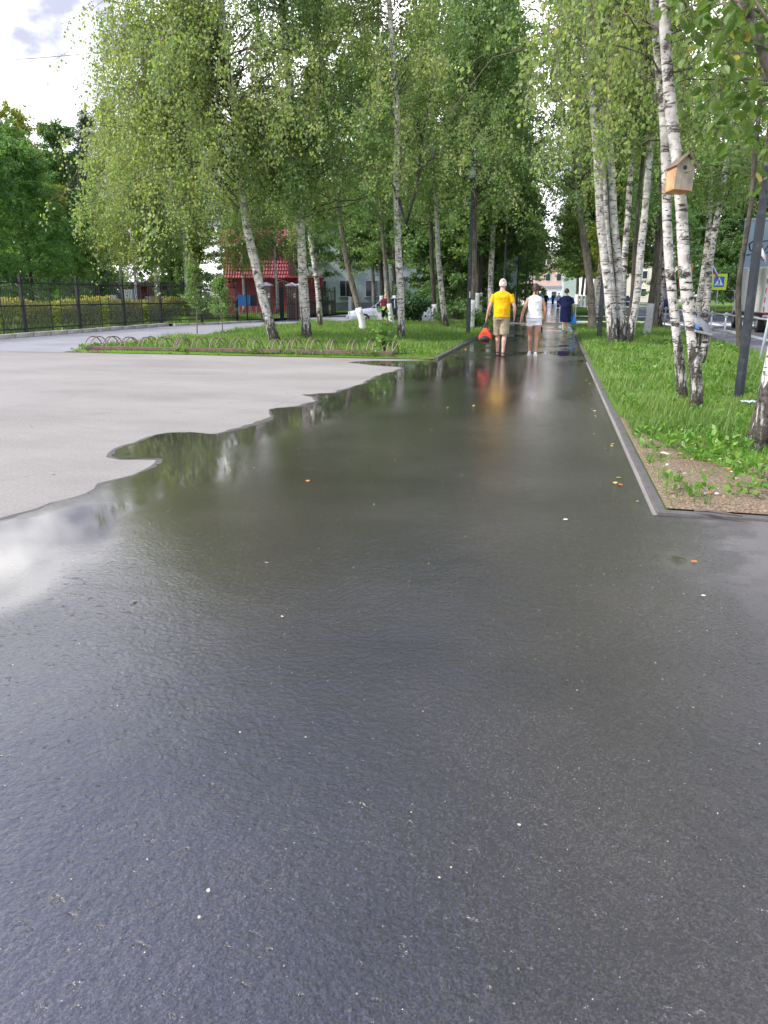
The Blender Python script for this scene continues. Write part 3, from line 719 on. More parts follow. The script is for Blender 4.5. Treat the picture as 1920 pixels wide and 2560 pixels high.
limb(rt, [ln_.at(np.array([4.35]))[0], at(1015, 560, 23.6), at(1042, 470, 23.5), at(1055, 350, 23.4), at(1075, 240, 23.3), at(1112, 120, 23.2)], .055, .02, 'bark_dark')
limb(rt, [at(1055, 350, 23.4), at(1040, 300, 23.3), at(1010, 250, 23.2)], .03, .01, 'bark_dark')
tree('thin crooked birch with mottled bark on the lawn beside the left lamp post', pxline((1117, 825), [(1108, 770), (1103, 720), (1095, 640), (1093, 560), (1090, 480), (1083, 420), (1080, 330)]), .13, .04,
     crowns=[B(z0=4.5, z1=12.5, R=2.8, nb=60, hang=.7, leaf=.09)], top=13.5)
tree('short dark leaning birch trunk between the thick birch and the silver car', pxline((797, 822), [(802, 790), (797, 760), (793, 700), (785, 655), (776, 600), (770, 540)]), .13, .05,
     crowns=[B(z0=4.2, z1=10, R=2.6, nb=45, hang=.5, leaf=.09, ztop=99)], top=11, bark='birch_dark')
tree('leaning grey tree with tall whitewashed foot in front of the silver car', pxline((908, 832), [(904, 800), (897, 772), (880, 710), (868, 660), (858, 600), (851, 560), (845, 480), (828, 400), (815, 300)]), .125, .06,
     crowns=[dict(z0=4.2, z1=12.5, R=3.6, nb=100, tw=10, lpt=20, leaf=.105, kind='lime', ztop=ZT+1)], white=.95, bark='bark', leafm='leaf_lime', name='lime_tree', top=14)
tree('slender grey tree with whitewashed foot beside the man in maroon', pxline((981, 816), [(977, 790), (973, 760), (967, 690), (962, 640), (955, 560), (949, 480), (940, 400)]), .11, .05,
     crowns=[dict(z0=4.6, z1=12.5, R=3.6, nb=90, tw=10, lpt=18, leaf=.12, kind='lime', ztop=ZT+2)], white=1.05, bark='bark', leafm='leaf_lime', name='lime_tree', top=14)
tree('forked lime with two whitewashed feet left of the crooked birch', pxline((1090, 811), [(1087, 780), (1084, 730), (1080, 660), (1078, 560), (1070, 450)]), .13, .06,
     crowns=[dict(z0=4.5, z1=13, R=3.8, nb=85, tw=10, lpt=18, leaf=.13, kind='lime', ztop=ZT+2)], white=1.0, bark='bark_dark', leafm='leaf_dark', name='lime_tree', top=14.5)
tree('stout brown trunk with flared whitewashed foot directly behind the left lamp post', pxline((1174, 827), [(1178, 790), (1181, 740), (1184, 640), (1186, 560), (1186, 480), (1185, 400), (1182, 300)]), .145, .06,
     crowns=[B(z0=4.6, z1=14, R=5.4, nb=185, hang=.7, leaf=.10, ztop=ZT+3)], white=1.25, bark='bark', leafm='leaf_birch_dark', top=15.5)
tree('narrow dark tree with whitewashed foot right of the left lamp post', pxline((1199, 799), [(1201, 760), (1203, 700), (1204, 640), (1206, 560)]), .12, .06,
     crowns=[dict(z0=4.6, z1=14, R=4.2, nb=85, tw=10, lpt=18, leaf=.14, kind='lime')], white=1.6, bark='bark_dark', leafm='leaf_dark', name='lime_tree', top=15)
# right verge
s1 = dict(kind='birch', leaf=.085, hang=.8, ztop=ZT+.8, tl=.8)
def st(**k):
    d = dict(s1, z0=5.0, z1=13.5, R=2.9, nb=62, tw=10, lpt=22); d.update(k); return d
G0 = 'birch stems growing in a clump beside the path'
tree('leftmost white stem of the birch clump right of the path', pxline((1532, 868), [(1528, 800), (1520, 720), (1511, 640), (1501, 560), (1496, 440), (1487, 330), (1477, 200), (1468, 80)]), .14, .04, crowns=[st()], group=G0, top=14)
tree('second stem from the left in the birch clump, thinner and close behind', pxline((1541, 862), [(1539, 800), (1532, 720), (1523, 640), (1516, 560), (1510, 440), (1504, 330), (1500, 200)]), .085, .03, crowns=[st(nb=34)], group=G0, top=13)
tree('middle straight stem of the birch clump with black knots', pxline((1551, 867), [(1552, 800), (1550, 720), (1544, 640), (1535, 560), (1530, 440), (1524, 330), (1520, 200)]), .12, .04, crowns=[st()], group=G0, top=14)
tree('dark-mottled stem of the birch clump that curves to the right', pxline((1556, 864), [(1556, 800), (1558, 720), (1560, 650), (1566, 600), (1571, 520), (1578, 400), (1590, 300)]), .10, .04, crowns=[st(nb=36)], group=G0, bark='birch_dark', top=13)
tree('rightmost stem of the birch clump leaning outward to the right', pxline((1568, 867), [(1577, 820), (1590, 770), (1596, 710), (1598, 660), (1604, 600), (1612, 540), (1621, 420), (1635, 300)]), .115, .04, crowns=[st(R=3.0)], group=G0, top=13.5)
tree('thin dark tree bending behind the outward leaning birch stem', pxline((1563, 862), [(1570, 810), (1580, 760), (1584, 690), (1588, 600), (1596, 500)]), .07, .03, crowns=[dict(z0=4.2, z1=10, R=2.2, nb=26, tw=7, lpt=14, leaf=.09, kind='lime')], bark='bark_dark', leafm='leaf_lime', name='lime_tree', top=11)
tree('leaning dark-footed grey tree left of the birch clump beside the path', pxline((1482, 829), [(1480, 790), (1478, 740), (1472, 680), (1463, 620), (1452, 550), (1444, 470), (1440, 380), (1436, 300)]), .165, .06,
     crowns=[dict(z0=5.2, z1=14, R=3.4, nb=95, tw=10, lpt=19, leaf=.11, kind='lime', ztop=ZT+3)], bark='bark', leafm='leaf_lime', name='lime_tree', top=15)
tree('slanting tree with worn whitewash right of the birch clump, dense leaves low down', pxline((1615, 843), [(1622, 800), (1630, 740), (1636, 690), (1641, 640), (1648, 560)]), .12, .06,
     crowns=[dict(z0=3.0, z1=8.5, R=2.1, nb=66, tw=9, lpt=18, leaf=.10, kind='lime', shape=.5, el=(0, 40))], white=1.15, wmat='limewash_old', bark='bark_dark', leafm='leaf_dark', name='lime_tree', top=9.5)
tree('left trunk of the pair of slim trees between the slanting tree and the guard rail', pxline((1637, 823), [(1640, 790), (1643, 740), (1648, 690), (1650, 620)]), .11, .05, crowns=[dict(z0=4, z1=10, R=2.4, nb=36, tw=8, lpt=12, leaf=.12, kind='lime')], bark='bark', leafm='leaf_lime', name='lime_tree', top=11)
tree('right mottled trunk of the pair of slim trees before the guard rail', pxline((1649, 823), [(1651, 790), (1654, 740), (1657, 690), (1662, 620)]), .11, .05, crowns=[st(z0=4.5, nb=36)], bark='birch_dark', top=12)
# twin birch carrying the nesting box
near = dict(kind='birch', leaf=.072, hang=.75, tl=.7, ztop=6.0)
rt, ln_ = tree('front-left birch of the twin pair on the right verge, white with dark scarred side', pxline((1709, 1012), [(1703, 940), (1696, 860), (1686, 790), (1679, 740), (1671, 640), (1666, 560), (1665, 460), (1666, 380), (1661, 278), (1649, 177), (1638, 101), (1634, 0)]), .066, .033,
     crowns=[dict(near, z0=3.4, z1=12, R=3.0, nb=62, tw=9, lpt=19), dict(near, z0=4.2, z1=6.8, R=1.9, nb=14, az=R_(165), azw=.35, hang=1.1, tw=9, lpt=18)], top=13.5, bark='birch_mid')
for a_, b_, c_ in (((1661, 190), (1630, 192), (1600, 205)), ((1655, 350), (1620, 350), (1600, 362)), ((1649, 120), (1625, 70), (1600, 20)), ((1643, 190), (1610, 185), (1560, 165))):
    limb(rt, [at(*a_, 10.98), at(*b_, 10.9), at(*c_, 10.8)], .017, .005, 'twig', n=5)
rt2, ln2 = tree('right birch of the twin pair, with a sawn stub and grey rag at shoulder height', pxline((1741, 1046), [(1744, 960), (1742, 900), (1737, 860), (1726, 810), (1716, 750), (1711, 700), (1708, 640), (1706, 560), (1705, 500), (1700, 440), (1690, 380), (1679, 320), (1672, 240), (1664, 140), (1660, 0)]), .073, .033,
     crowns=[dict(near, z0=3.6, z1=11, R=2.6, nb=44, tw=9, lpt=19), dict(near, z0=6.8, z1=12, R=5.0, nb=90, tw=10, lpt=17, leaf=.12, ztop=99, hang=.6, shape=.4), dict(near, z0=3.5, z1=5.5, R=1.7, nb=12, az=R_(10), azw=.5, hang=.5, tw=8, lpt=14)], top=12.5, bark='birch_mid')
limb(rt2, [at(1748, 905, 9.71), at(1757, 870, 9.71), at(1763, 845, 9.70), at(1764, 822, 9.70)], .068, .058, 'birch_dark', 'stub', 12)
tree('birch trunk leaning out of the frame at the right edge', pxline((1893, 1136), [(1905, 1080), (1922, 990), (1945, 890), (1975, 760)]), .10, .04,
     crowns=[dict(near, z0=3.6, z1=8, R=2.0, nb=26, tw=8, lpt=14)], top=9)
tree('slim dark trunk with a kink behind the dark lamp post on the right', pxline((1851, 885), [(1847, 820), (1845, 760), (1846, 690), (1856, 640), (1868, 580), (1878, 520), (1884, 440), (1888, 380)]), .075, .035,
     crowns=[dict(z0=4.0, z1=8.5, R=2.2, nb=34, tw=8, lpt=14, leaf=.095, kind='lime')], bark='bark_dark', leafm='leaf_lime', name='lime_tree', top=10)
tree('forked birch standing beyond the guard rail, near stem', pxline((1757, 838), [(1762, 790), (1770, 730), (1772, 680), (1778, 620), (1788, 570), (1798, 520), (1812, 440)]), .15, .05,
     crowns=[B(z0=4.4, z1=11, R=3.0, nb=60, leaf=.10, ztop=99, hang=.6)], bark='birch_dark', top=12)
tree('forked birch standing beyond the guard rail, slanting far stem', pxline((1732, 835), [(1742, 790), (1752, 730), (1760, 680), (1768, 620), (1772, 560)]), .13, .05,
     crowns=[B(z0=4.4, z1=11, R=2.8, nb=44, leaf=.10, ztop=99, hang=.6)], bark='birch_dark', top=12)

# foreground lime whose bough hangs in at the top right, large leaves each on their own
def heart(n=9):
    P = []
    for i in range(n):
        a = math.pi*2*i/n+math.pi/2; r = .46+(.08 if i in (4, 5) else 0)-(.16 if i == 0 else 0)
        P.append((math.cos(a)*r*.9, math.sin(a)*r+.5, 0))
    P[0] = (0, 1.12, -.06)
    c = (0, .45, -.07); mb = MB(); mb.add([c]+P, [(0, 1+i, 1+(i+1) % n) for i in range(n)]); return mb
lime_root, lime_line = tree('lime tree at the right edge whose leafy bough hangs into the top corner', [(3.6, 6.8, 0), (3.5, 6.9, 2.0), (3.3, 7.0, 3.6), (3.1, 7.1, 6)], .16, .07, bark='bark', leafm='leaf_lime', name='lime_tree', top=11,
     crowns=[dict(z0=5.4, z1=10.8, R=5.0, nb=100, tw=10, lpt=18, leaf=.11, kind='lime', ztop=99)])
limb(lime_root, [(3.3, 7.0, 3.1), at(1960, 260, 6.6), at(1915, 150, 6.4), at(1885, 70, 6.3), at(1862, 5, 6.2), at(1835, -90, 6.2)], .05, .022, 'bark', 'bough', 9)
rl = random.Random(77); leaf_me = []
for k in range(3):
    mm_ = leafmat('lime_leaf_near_%s' % 'abc'[k], [(.2, ((.085, .15, .035), (.13, .20, .05), (.40, .33, .07))[k]), (.8, ((.14, .21, .055), (.19, .26, .07), (.46, .30, .09))[k])], trans=.45, nscale=12)
    leaf_me.append(heart().mesh('leaf', mm_))
NL = 0
def spray(px0, px1, Y0, Y1, n, hangl):
    """a twig of the bough with leaves on short stalks"""
    global NL
    a_ = at(px0[0], px0[1], Y0); b_ = at(px1[0], px1[1], Y1)
    pts = [a_.lerp(b_, i/6)+Vector((0, 0, .10*math.sin(math.pi*i/6))) for i in range(7)]
    limb(lime_root, pts, .011, .003, 'twig', 'twig', 5)
    for i in range(n):
        t_ = (i+.5)/n; p = a_.lerp(b_, t_)+Vector((rl.uniform(-.11, .11), rl.uniform(-.16, .16), -rl.uniform(0, hangl)+.06))
        k = 0 if rl.random() < .52 else (1 if rl.random() < .9 else 2)
        s_ = rl.uniform(.062, .098)
        o_ = mo('leaf', leaf_me[k], lime_root, p-lime_root.location, (R_(rl.uniform(-75, -15)), R_(rl.uniform(-40, 40)), rl.uniform(0, 6.28)), s_); NL += 1
for q in [((1900, 30), (1690, 40), 6.3, 6.7, 22, .22), ((1905, 110), (1720, 110), 6.3, 7.0, 22, .22), ((1915, 150), (1745, 190), 6.5, 6.9, 22, .26), ((1920, 200), (1735, 285), 6.4, 7.2, 26, .26), ((1925, 210), (1790, 330), 6.6, 7.0, 22, .26),
          ((1925, 60), (1800, -10), 6.0, 6.2, 16, .2), ((1930, 260), (1870, 350), 6.5, 6.6, 16, .24), ((1880, 60), (1760, 0), 6.2, 6.9, 20, .2), ((1935, 160), (1840, 260), 6.9, 7.3, 20, .3), ((1790, -20), (1640, -10), 6.4, 7.2, 20, .2),
          ((1925, 300), (1905, 420), 6.7, 6.6, 12, .2), ((1850, 150), (1770, 240), 7.4, 7.2, 20, .3), ((1900, 90), (1800, 150), 7.1, 7.6, 20, .3), ((1830, 20), (1730, 80), 7.2, 7.6, 20, .3)]:
    spray(*q)

# ------------------------------------------------------------------ background trees from a few grown originals
def proto(name, H, r0, bark, leafm, crowns, white=None, wmat='limewash', top=None):
    root, line = tree('x', [(0, 0, 0), (.1, 0, 2), (.05, .1, 4), (.1, 0, 6)], r0, r0*.3, bark=bark, leafm=leafm, crowns=crowns, white=white, name=name, top=top or H, wmat=wmat, n=9)
    return root
P_lime = proto('lime_tree', 15, .17, 'bark_dark', 'leaf_lime', [dict(z0=3.5, z1=14.5, R=4.1, nb=125, tw=10, lpt=20, leaf=.17, kind='lime', shape=.55, el=(-5, 45))], white=1.5)
P_dark = proto('maple_tree', 15, .24, 'bark_dark', 'leaf_dark', [dict(z0=1.2, z1=14.5, R=5.2, nb=160, tw=11, lpt=22, leaf=.19, kind='lime', shape=.6, el=(-8, 45))])
P_birch = proto('birch_tree', 15, .15, 'birch', 'leaf_birch', [dict(z0=3.6, z1=14.5, R=3.8, nb=120, tw=10, lpt=20, leaf=.13, kind='birch', hang=1.2)])
P_maple = proto('maple_tree', 13, .2, 'bark_dark', 'leaf_maple', [dict(z0=1.0, z1=12.7, R=4.3, nb=150, tw=11, lpt=22, leaf=.15, kind='lime', shape=.55, el=(-10, 45))])
P_young = proto('aspen_tree', 13, .15, 'bark', 'leaf_yellow', [dict(z0=3.0, z1=12.5, R=3.2, nb=100, tw=9, lpt=18, leaf=.16, kind='lime', shape=.5, el=(20, 60))])
P_fir = proto('fir_tree', 15, .18, 'bark_dark', 'leaf_fir', [dict(z0=1.0, z1=14.8, R=3.2, nb=150, tw=11, lpt=13, leaf=.20, kind='fir', shape=.93, el=(-5, 12))])
used = set()
def put(P, x, y, label, group=None, sc=1.0, rz=None):
    rz = rl.uniform(0, 6.28) if rz is None else rz
    if P.name not in used:
        used.add(P.name); P.location = (x, y, 0); P.rotation_euler = (0, 0, rz); P.scale = (sc,)*3; P['label'] = label
        if group: P['group'] = group
        return P
    return dup(P, (x, y, 0), rz, label, group, sc)
def PX(px_, Y_, topy, H0):
    a_ = at(px_, topy, Y_); return a_.x, Y_, a_.z/H0*.88
# avenue both sides of the path beyond the crossing
GA = 'limes lining the far path'
k = 0
for y in (47, 53, 60, 68, 77, 87, 98, 110, 124, 138):
    for sx, side_ in ((-1, 'left'), (1, 'right')):
        x = (-5.0 if sx < 0 else 3.1)+rl.uniform(-.35, .35)
        put(P_lime, x, y+rl.uniform(-1.2, 1.2), 'lime with whitewashed foot in the row along the %s side of the far path' % side_, 'limes on the %s of the far path' % side_, rl.uniform(.98, 1.14))
put(P_birch, 2.4, 47.5, 'slim birch leaning over the far path on the right beyond the crossing', None, 1.15)
put(P_birch, -3.7, 47.0, 'slim birch on the left of the far path just beyond the crossing', None, 1.22)
x, y, s = PX(672, 52.5, 190, 15); put(P_birch, x, y, 'birch whose weeping branches hang in front of the red roof', None, s)
x, y, s = PX(588, 53, 330, 15); put(P_birch, x, y, 'small birch screening the left side of the red house', None, s)
# woodland left of the path
GW = 'trees of the wood left of the path'
for x, y in [(-7.4, 50), (-7.2, 57), (-8.6, 66), (-7, 76), (-10.5, 84), (-6.8, 93), (-11, 100), (-4.9, 49)]:
    put(P_dark, x, y, 'dark leafy tree of the wood between the path and the white building', GW, rl.uniform(.68, .85))
for x, y in [(-6.3, 51.5), (-5.5, 55.3), (-5.2, 59.5)]:
    put(P_birch, x, y, 'thin white birch of the little group left of the lamp posts in the wood', 'thin birches in the wood left of the path', rl.uniform(.85, 1.0))
put(P_birch, -13.2, 57.5, 'white-barked tree before the white building, left of the silver car', None, .95)
put(P_lime, -14.6, 56.0, 'dark trunk left of the white-barked tree before the white building', None, .9)
put(P_lime, -12.0, 54.5, 'grey trunk behind the bonnet of the silver car', None, .95)
put(P_lime, -10.4, 51.5, 'young tree with whitewashed foot directly behind the windscreen of the silver car', None, .95)
# behind the fence
GF = 'trees behind the black fence'
for px_, Y_, ty, lab in [(-90, 36, 215, 'largest dense green maple at the left edge behind the fence, mostly outside the frame'), (28, 39, 300, 'green maple behind the fence, second from the left edge'), (-30, 48, 235, 'tall maple behind the two at the left edge'), (92, 43, 430, 'lower round maple left of the gap of sky'), (-190, 33, 240, 'maple beyond the left edge of the frame'), (160, 46, 520, 'low bushy maple below the gap of sky'), (215, 50, 480, 'bushy maple behind the left weeping birch'), (420, 50, 560, 'bushy maple behind the right weeping birch'), (100, 58, 520, 'low maple far behind the hedge')]:
    x, y, s = PX(px_, Y_, ty, 13.0); put(P_maple, x, y, lab, 'maples behind the black fence', s)
x, y, s = PX(40, 54, 200, 13); put(P_young, x, y, 'yellowing aspen rising above the maples at the left edge', None, s)
x, y, s = PX(118, 53, 420, 13); put(P_young, x, y, 'lower yellowing aspen right of the tall one behind the fence', None, s)
x, y, s = PX(470, 52, 470, 13); put(P_young, x, y, 'light green tree behind the weeping birches inside the fence', None, s)
x, y, s = PX(192, 58, 205, 15); put(P_fir, x, y, 'thin topped conifer standing against the white cloud', None, s)
x, y, s = PX(560, 60, 210, 15); put(P_fir, x, y, 'dark conifer behind the crown of the leaning birch', None, s)
x, y, s = PX(298, 39, 250, 15); put(P_birch, x, y, 'weeping birch inside the black fence, left of two', None, s)
x, y, s = PX(352, 40.5, 200, 15); put(P_birch, x, y, 'weeping birch inside the black fence, right of two', None, s)
x, y, s = PX(258, 47, 165, 15); put(P_birch, x, y, 'tall pale birch whose top stands against the sky', None, s)
put(P_birch, -24.0, 49, 'tall birch between the conifer and the red house', None, 1.05)
put(P_birch, -14.8, 69.5, 'birch behind the right end of the red house', None, 1.0)
put(P_dark, -23.2, 70, 'dark tree behind the red house', None, 1.0)
for x, y in [(-14, 90), (-20, 92), (-27, 95), (-34, 92), (-41, 84), (-45, 70), (-45, 55), (-43, 44), (-8, 112), (-5.5, 104), (-14, 108), (-50, 64), (-52, 76), (-56, 52), (-48, 92), (-57, 88), (-40, 62), (-37, 72), (-62, 66), (-33, 82)]:
    put(P_dark, x, y, 'distant dark tree closing the view behind the building and fence', 'distant trees closing the view on the left', rl.uniform(.85, 1.05))
# right of the street
for x, y, s in [(17.5, 78, 1.1), (20, 86, 1.1), (23, 79, 1.15), (15.8, 92, 1.0), (26, 72, 1.1), (29, 78, 1.1), (17, 103, 1.0), (21, 98, 1.1), (19, 53, .95), (22.5, 50, 1.0), (26, 56, 1.1), (24, 44, 1.0), (28, 48, 1.1), (31, 62, 1.1), (16.2, 116, 1), (36, 70, 1.2), (21, 62, .9), (30, 95, 1.2), (38, 90, 1.2), (46, 84, 1.2), (42, 72, 1.2), (50, 70, 1.2), (25, 110, 1.2), (34, 112, 1.2), (48, 100, 1.2), (36, 52, 1.1), (40, 60, 1.2), (33, 42, 1.1)]:
    put(P_dark, x, y, 'dense dark tree of the park across the street', 'dark trees of the park across the street', s)
for x, y, s in [(18.2, 70.5, .8), (20.5, 71.5, .8), (17.6, 60.5, .85)]:
    put(P_lime, x, y, 'tree with whitewashed foot on the grass across the street', 'whitewashed trees across the street', s)
for x, y, s in [(4.4, 50, .8), (4.5, 58, .85), (4.6, 71, .9), (4.7, 84, .9), (4.8, 99, .95)]:
    put(P_lime, x, y, 'lime with whitewashed foot on the strip between the far path and the street', 'limes between the far path and the street', s)
put(P_young, 2.9, 46.0, 'bright yellow-green tree behind the leaning grey tree at the crossing', None, .72)
# two slim saplings and the low bushes
def sapling(label, x, y, H, leafm, nb=26, R=.55, leaf=.07, name='sapling', z0=.7):
    return tree(label, [(x, y, 0), (x+.05, y, H*.5), (x, y+.05, H*.8)], .022, .008, bark='bark', leafm=leafm, name=name, top=H, cat='young tree', n=6,
                crowns=[dict(z0=z0, z1=H, R=R, nb=nb, tw=6, lpt=9, leaf=leaf, kind='lime', tl=.35, el=(10, 60), shape=.5)])
p = G(493, 840); sapling('leafy sapling on a bare thin stem on the lawn, left of two', p.x, p.y, 2.3, 'leaf_lime', 30, .7)
p = G(556, 829); sapling('bushy sapling on the lawn before the fence, right of two', p.x, p.y, 2.0, 'leaf_birch_dark', 46, .75, z0=.5)
def bush(label, x, y, R, H, leafm, n=1600, leaf=.11, z=0, name='bush', cat='bush', ry=None):
    SEED[0] += 1; rg = np.random.default_rng(SEED[0]); root = thing(name, label, cat, (x, y, z))
    nst = 26; A = rg.random(nst)*6.28; Rr = R*rg.uniform(.3, 1, nst)
    t_ = np.linspace(0, 1, 5)[None, :, None]
    d = np.stack([np.cos(A)*Rr, np.sin(A)*Rr*((ry or R)/R), np.full(nst, H)*rg.uniform(.6, 1, nst)], -1)[:, None, :]
    Pp = d*t_; Pp[:, :, :2] *= t_**.6
    V, F = ribbons(rg, Pp, .012, .004); mo('stems', mesh_np('stems', V, F, M['twig']), root)
    i = rg.integers(0, nst, n); u = rg.uniform(.25, 1.05, n)[:, None]
    Q = d[i, 0]*u; Q[:, :2] *= u**.6; Q = Q+rg.normal(size=(n, 3))*.12*np.array([1, 1, .8]); Q[:, 2] = np.maximum(Q[:, 2], .03)
    V, F = leaf_arrays(rg, Q, rg.normal(size=(n, 3))+np.array([0, 0, .1]), leaf*rg.uniform(.6, 1.2, n), .34)
    c = mo('foliage', mesh_np('foliage', V, F, M[leafm], np.repeat(rg.random(n), 4)), root); c['kind'] = 'stuff'
    return root
p = G(1030, 812); bush('dark feathery bush hiding the rear of the silver car', p.x, p.y, 1.0, 1.35, 'leaf_fir', 2600, .16)
p = G(1092, 812); bush('low reddish-green bush left of the crooked birch', p.x+.3, p.y-.3, .6, .7, 'leaf_dark', 700)
p = G(1225, 838); bush('scrubby low bush behind the man with the red bag', p.x-.8, p.y+4, .9, .9, 'leaf_dark', 1000)
for x, y in [(-6.5, 48), (-8.5, 54), (-5.5, 63), (-9.8, 72), (-6.4, 84)]:
    bush('undergrowth bush in the shade of the wood left of the path', x, y, 1.5, 1.5, 'leaf_dark', 1400, .17)['group'] = 'undergrowth bushes in the wood'
bush('yellow-green bush inside the fence right of the hedge', -19.3, 41.5, 1.2, 1.5, 'leaf_birch', 1800, .11)
# hedge behind the fence
def hedge(x0, x1, y0, y1, H):
    SEED[0] += 1; rg = np.random.default_rng(4); root = thing('hedge', 'long clipped hedge with yellowing orange top behind the black fence', 'hedge', ((x0+x1)/2, y0, .06))
    n = 26000; L = y1-y0
    X = rg.uniform(-.5, .5, n)*(x1-x0); Y = rg.uniform(0, L, n); Hh = H+.12*np.sin(Y*.9)+.06*np.sin(Y*3.1)
    Z = Hh*(1-np.abs(rg.normal(size=n))*.22); Z = np.clip(Z, .06, None); side_ = rg.random(n) < .35
    X = np.where(side_, (x1-x0)*.5+rg.normal(size=n)*.06, X); Z = np.where(side_, rg.uniform(.05, 1, n)**.6*Hh, Z)
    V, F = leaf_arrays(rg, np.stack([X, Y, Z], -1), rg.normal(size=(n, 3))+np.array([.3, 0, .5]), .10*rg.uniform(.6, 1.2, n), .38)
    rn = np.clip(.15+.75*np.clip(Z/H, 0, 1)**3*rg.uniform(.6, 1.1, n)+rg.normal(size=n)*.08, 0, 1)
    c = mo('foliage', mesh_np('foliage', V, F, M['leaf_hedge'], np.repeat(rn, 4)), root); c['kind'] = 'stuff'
    ns = 900; A0 = np.stack([rg.uniform(-.45, .45, ns)*(x1-x0), rg.uniform(0, L, ns), np.zeros(ns)], -1); d = rg.normal(size=(ns, 3))*.12; d[:, 2] = H*.85
    t_ = np.linspace(0, 1, 4)[None, :, None]; V, F = ribbons(rg, A0[:, None, :]+d[:, None, :]*t_, .012, .005)
    mo('stems', mesh_np('stems', V, F, M['twig']), root)
hedge(-21.2, -19.9, 10, 41, 1.15)

# ------------------------------------------------------------------ grass
def inpoly(P, x, y):
    c = np.zeros(len(x), bool); n = len(P)
    for i in range(n):
        x1, y1 = P[i]; x2, y2 = P[(i+1) % n]
        if y1 == y2: continue
        k_ = ((y1 > y) != (y2 > y)) & (x < (x2-x1)*(y-y1)/(y2-y1)+x1); c ^= k_
    return c
def clump(x, y, s, ph):
    return (np.sin(x*s+ph)*np.sin(y*s*1.13+ph*2)+.6*np.sin(x*s*2.3+y*s*.7+ph)+.5*np.sin(y*s*2.9-x*s*1.7+ph*3))
def grass(name, label, poly, n, h, w, zf, thin=None, seed=1, hvar=.5):
    rg = np.random.default_rng(seed); xs = [p[0] for p in poly]; ys = [p[1] for p in poly]
    x = rg.uniform(min(xs), max(xs), n); y = rg.uniform(min(ys), max(ys), n); k_ = inpoly(poly, x, y)
    if thin is not None: k_ &= rg.random(n) < thin(x, y)
    x, y = x[k_], y[k_]; n = len(x)
    z = np.array([zf(a_, b_) for a_, b_ in zip(x, y)])
    hh = h*rg.uniform(.4, 1.25, n)*(1+hvar*np.clip(clump(x, y, 1.1, seed), -1, 1))*(np.clip((y-17.75)/1.4, .28, 1) if seed == 2 else 1); A = rg.random(n)*6.28; ln = hh*rg.uniform(.15, .8, n)
    dx, dy = np.cos(A), np.sin(A); B_ = np.stack([x, y, z-.01], -1); s = np.stack([-dy, dx, np.zeros(n)], -1)*(w*rg.uniform(.6, 1.2, n))[:, None]
    mid = B_+np.stack([dx*ln*.3, dy*ln*.3, hh*.62], -1); tip = B_+np.stack([dx*ln, dy*ln, hh], -1)
    V = np.empty((n, 6, 3)); V[:, 0] = B_-s*.5; V[:, 1] = B_+s*.5; V[:, 2] = mid+s*.4; V[:, 3] = mid-s*.4; V[:, 4] = tip+s*.06; V[:, 5] = tip-s*.06
    i = np.arange(n)[:, None]*6; F = np.concatenate([i+np.array([[0, 1, 2, 3]]), i+np.array([[3, 2, 4, 5]])])
    rn = np.clip(rg.random(n)*.7+.15*clump(x, y, .8, seed+1)+.1, 0, 1)
    o_ = mo(name, mesh_np(name, V.reshape(-1, 3), F, M['grass'], np.repeat(rn, 6))); tag(o_, label, 'grass', None, 'stuff'); return o_
zi = lambda x, y: lawn_z(x, y)+.02
grass('lawn_grass', 'bright green long grass on the lawn behind the bicycle rack', [tuple(p) for p in island_poly], 90000, .13, .016, zi, seed=2)
def tv(x, y):
    bare_ = ((y < 7.6) & (x < 3.3-(y-5.3)*.7))
    d = .95+.35*clump(x, y, 1.7, 4)
    d = np.where(bare_, .14+.85*(clump(x, y, 3.1, 9) > .1), np.clip(d, .12, 1)); d = d*np.where((np.abs(x-2.55) < .55) & (np.abs(y-6.6) < .9), .12, 1)*np.where(clump(x, y, 2.1, 31) < -.7, .22, 1)*np.where(clump(x, y, 3.3, 12) < -.6, .4, 1); return d
grass('verge_grass', 'uneven fresh green grass on the verge right of the path', [(.83, 5.3), (4.8, 5.2), (4.8, 12), (.83, 12)], 75000, .095, .008, lawn_z, tv, 3)
grass('verge_grass', 'green grass around the birch clump on the right verge', [(.83, 12), (4.85, 12), (4.8, 40.4), (.83, 40.4)], 70000, .12, .015, lawn_z, lambda x, y: np.clip(.85+.3*clump(x, y, 1.2, 5), .2, 1), 4)
grass('far_lawn_grass', 'far grass beside the path beyond the crossing', [(.9, 44.2), (4.6, 44.2), (5, 90), (.9, 90)], 26000, .14, .03, lawn_z, None, 5)
grass('woodland_grass', 'grass in the shade of the wood left of the path', [(-2.8, 44.8), (-2.8, 90), (-13, 90), (-13, 52.6), (-4.8, 50.6), (-4.8, 44.8)], 26000, .16, .035, lawn_z, None, 6)
grass('fence_grass', 'grass along the foot of the black fence', [(-18.5, 10), (-18.5, 35), (-17, 40), (-16.6, 60), (-20, 60), (-20.4, 10)], 30000, .2, .025, lambda x, y: .06+.04, None, 7)
grass('far_verge_grass', 'mown grass across the street', [(12, 75), (40, 76), (40, 66), (60, 66), (60, 110), (13.5, 110)], 20000, .12, .05, lambda x, y: .06, None, 8)
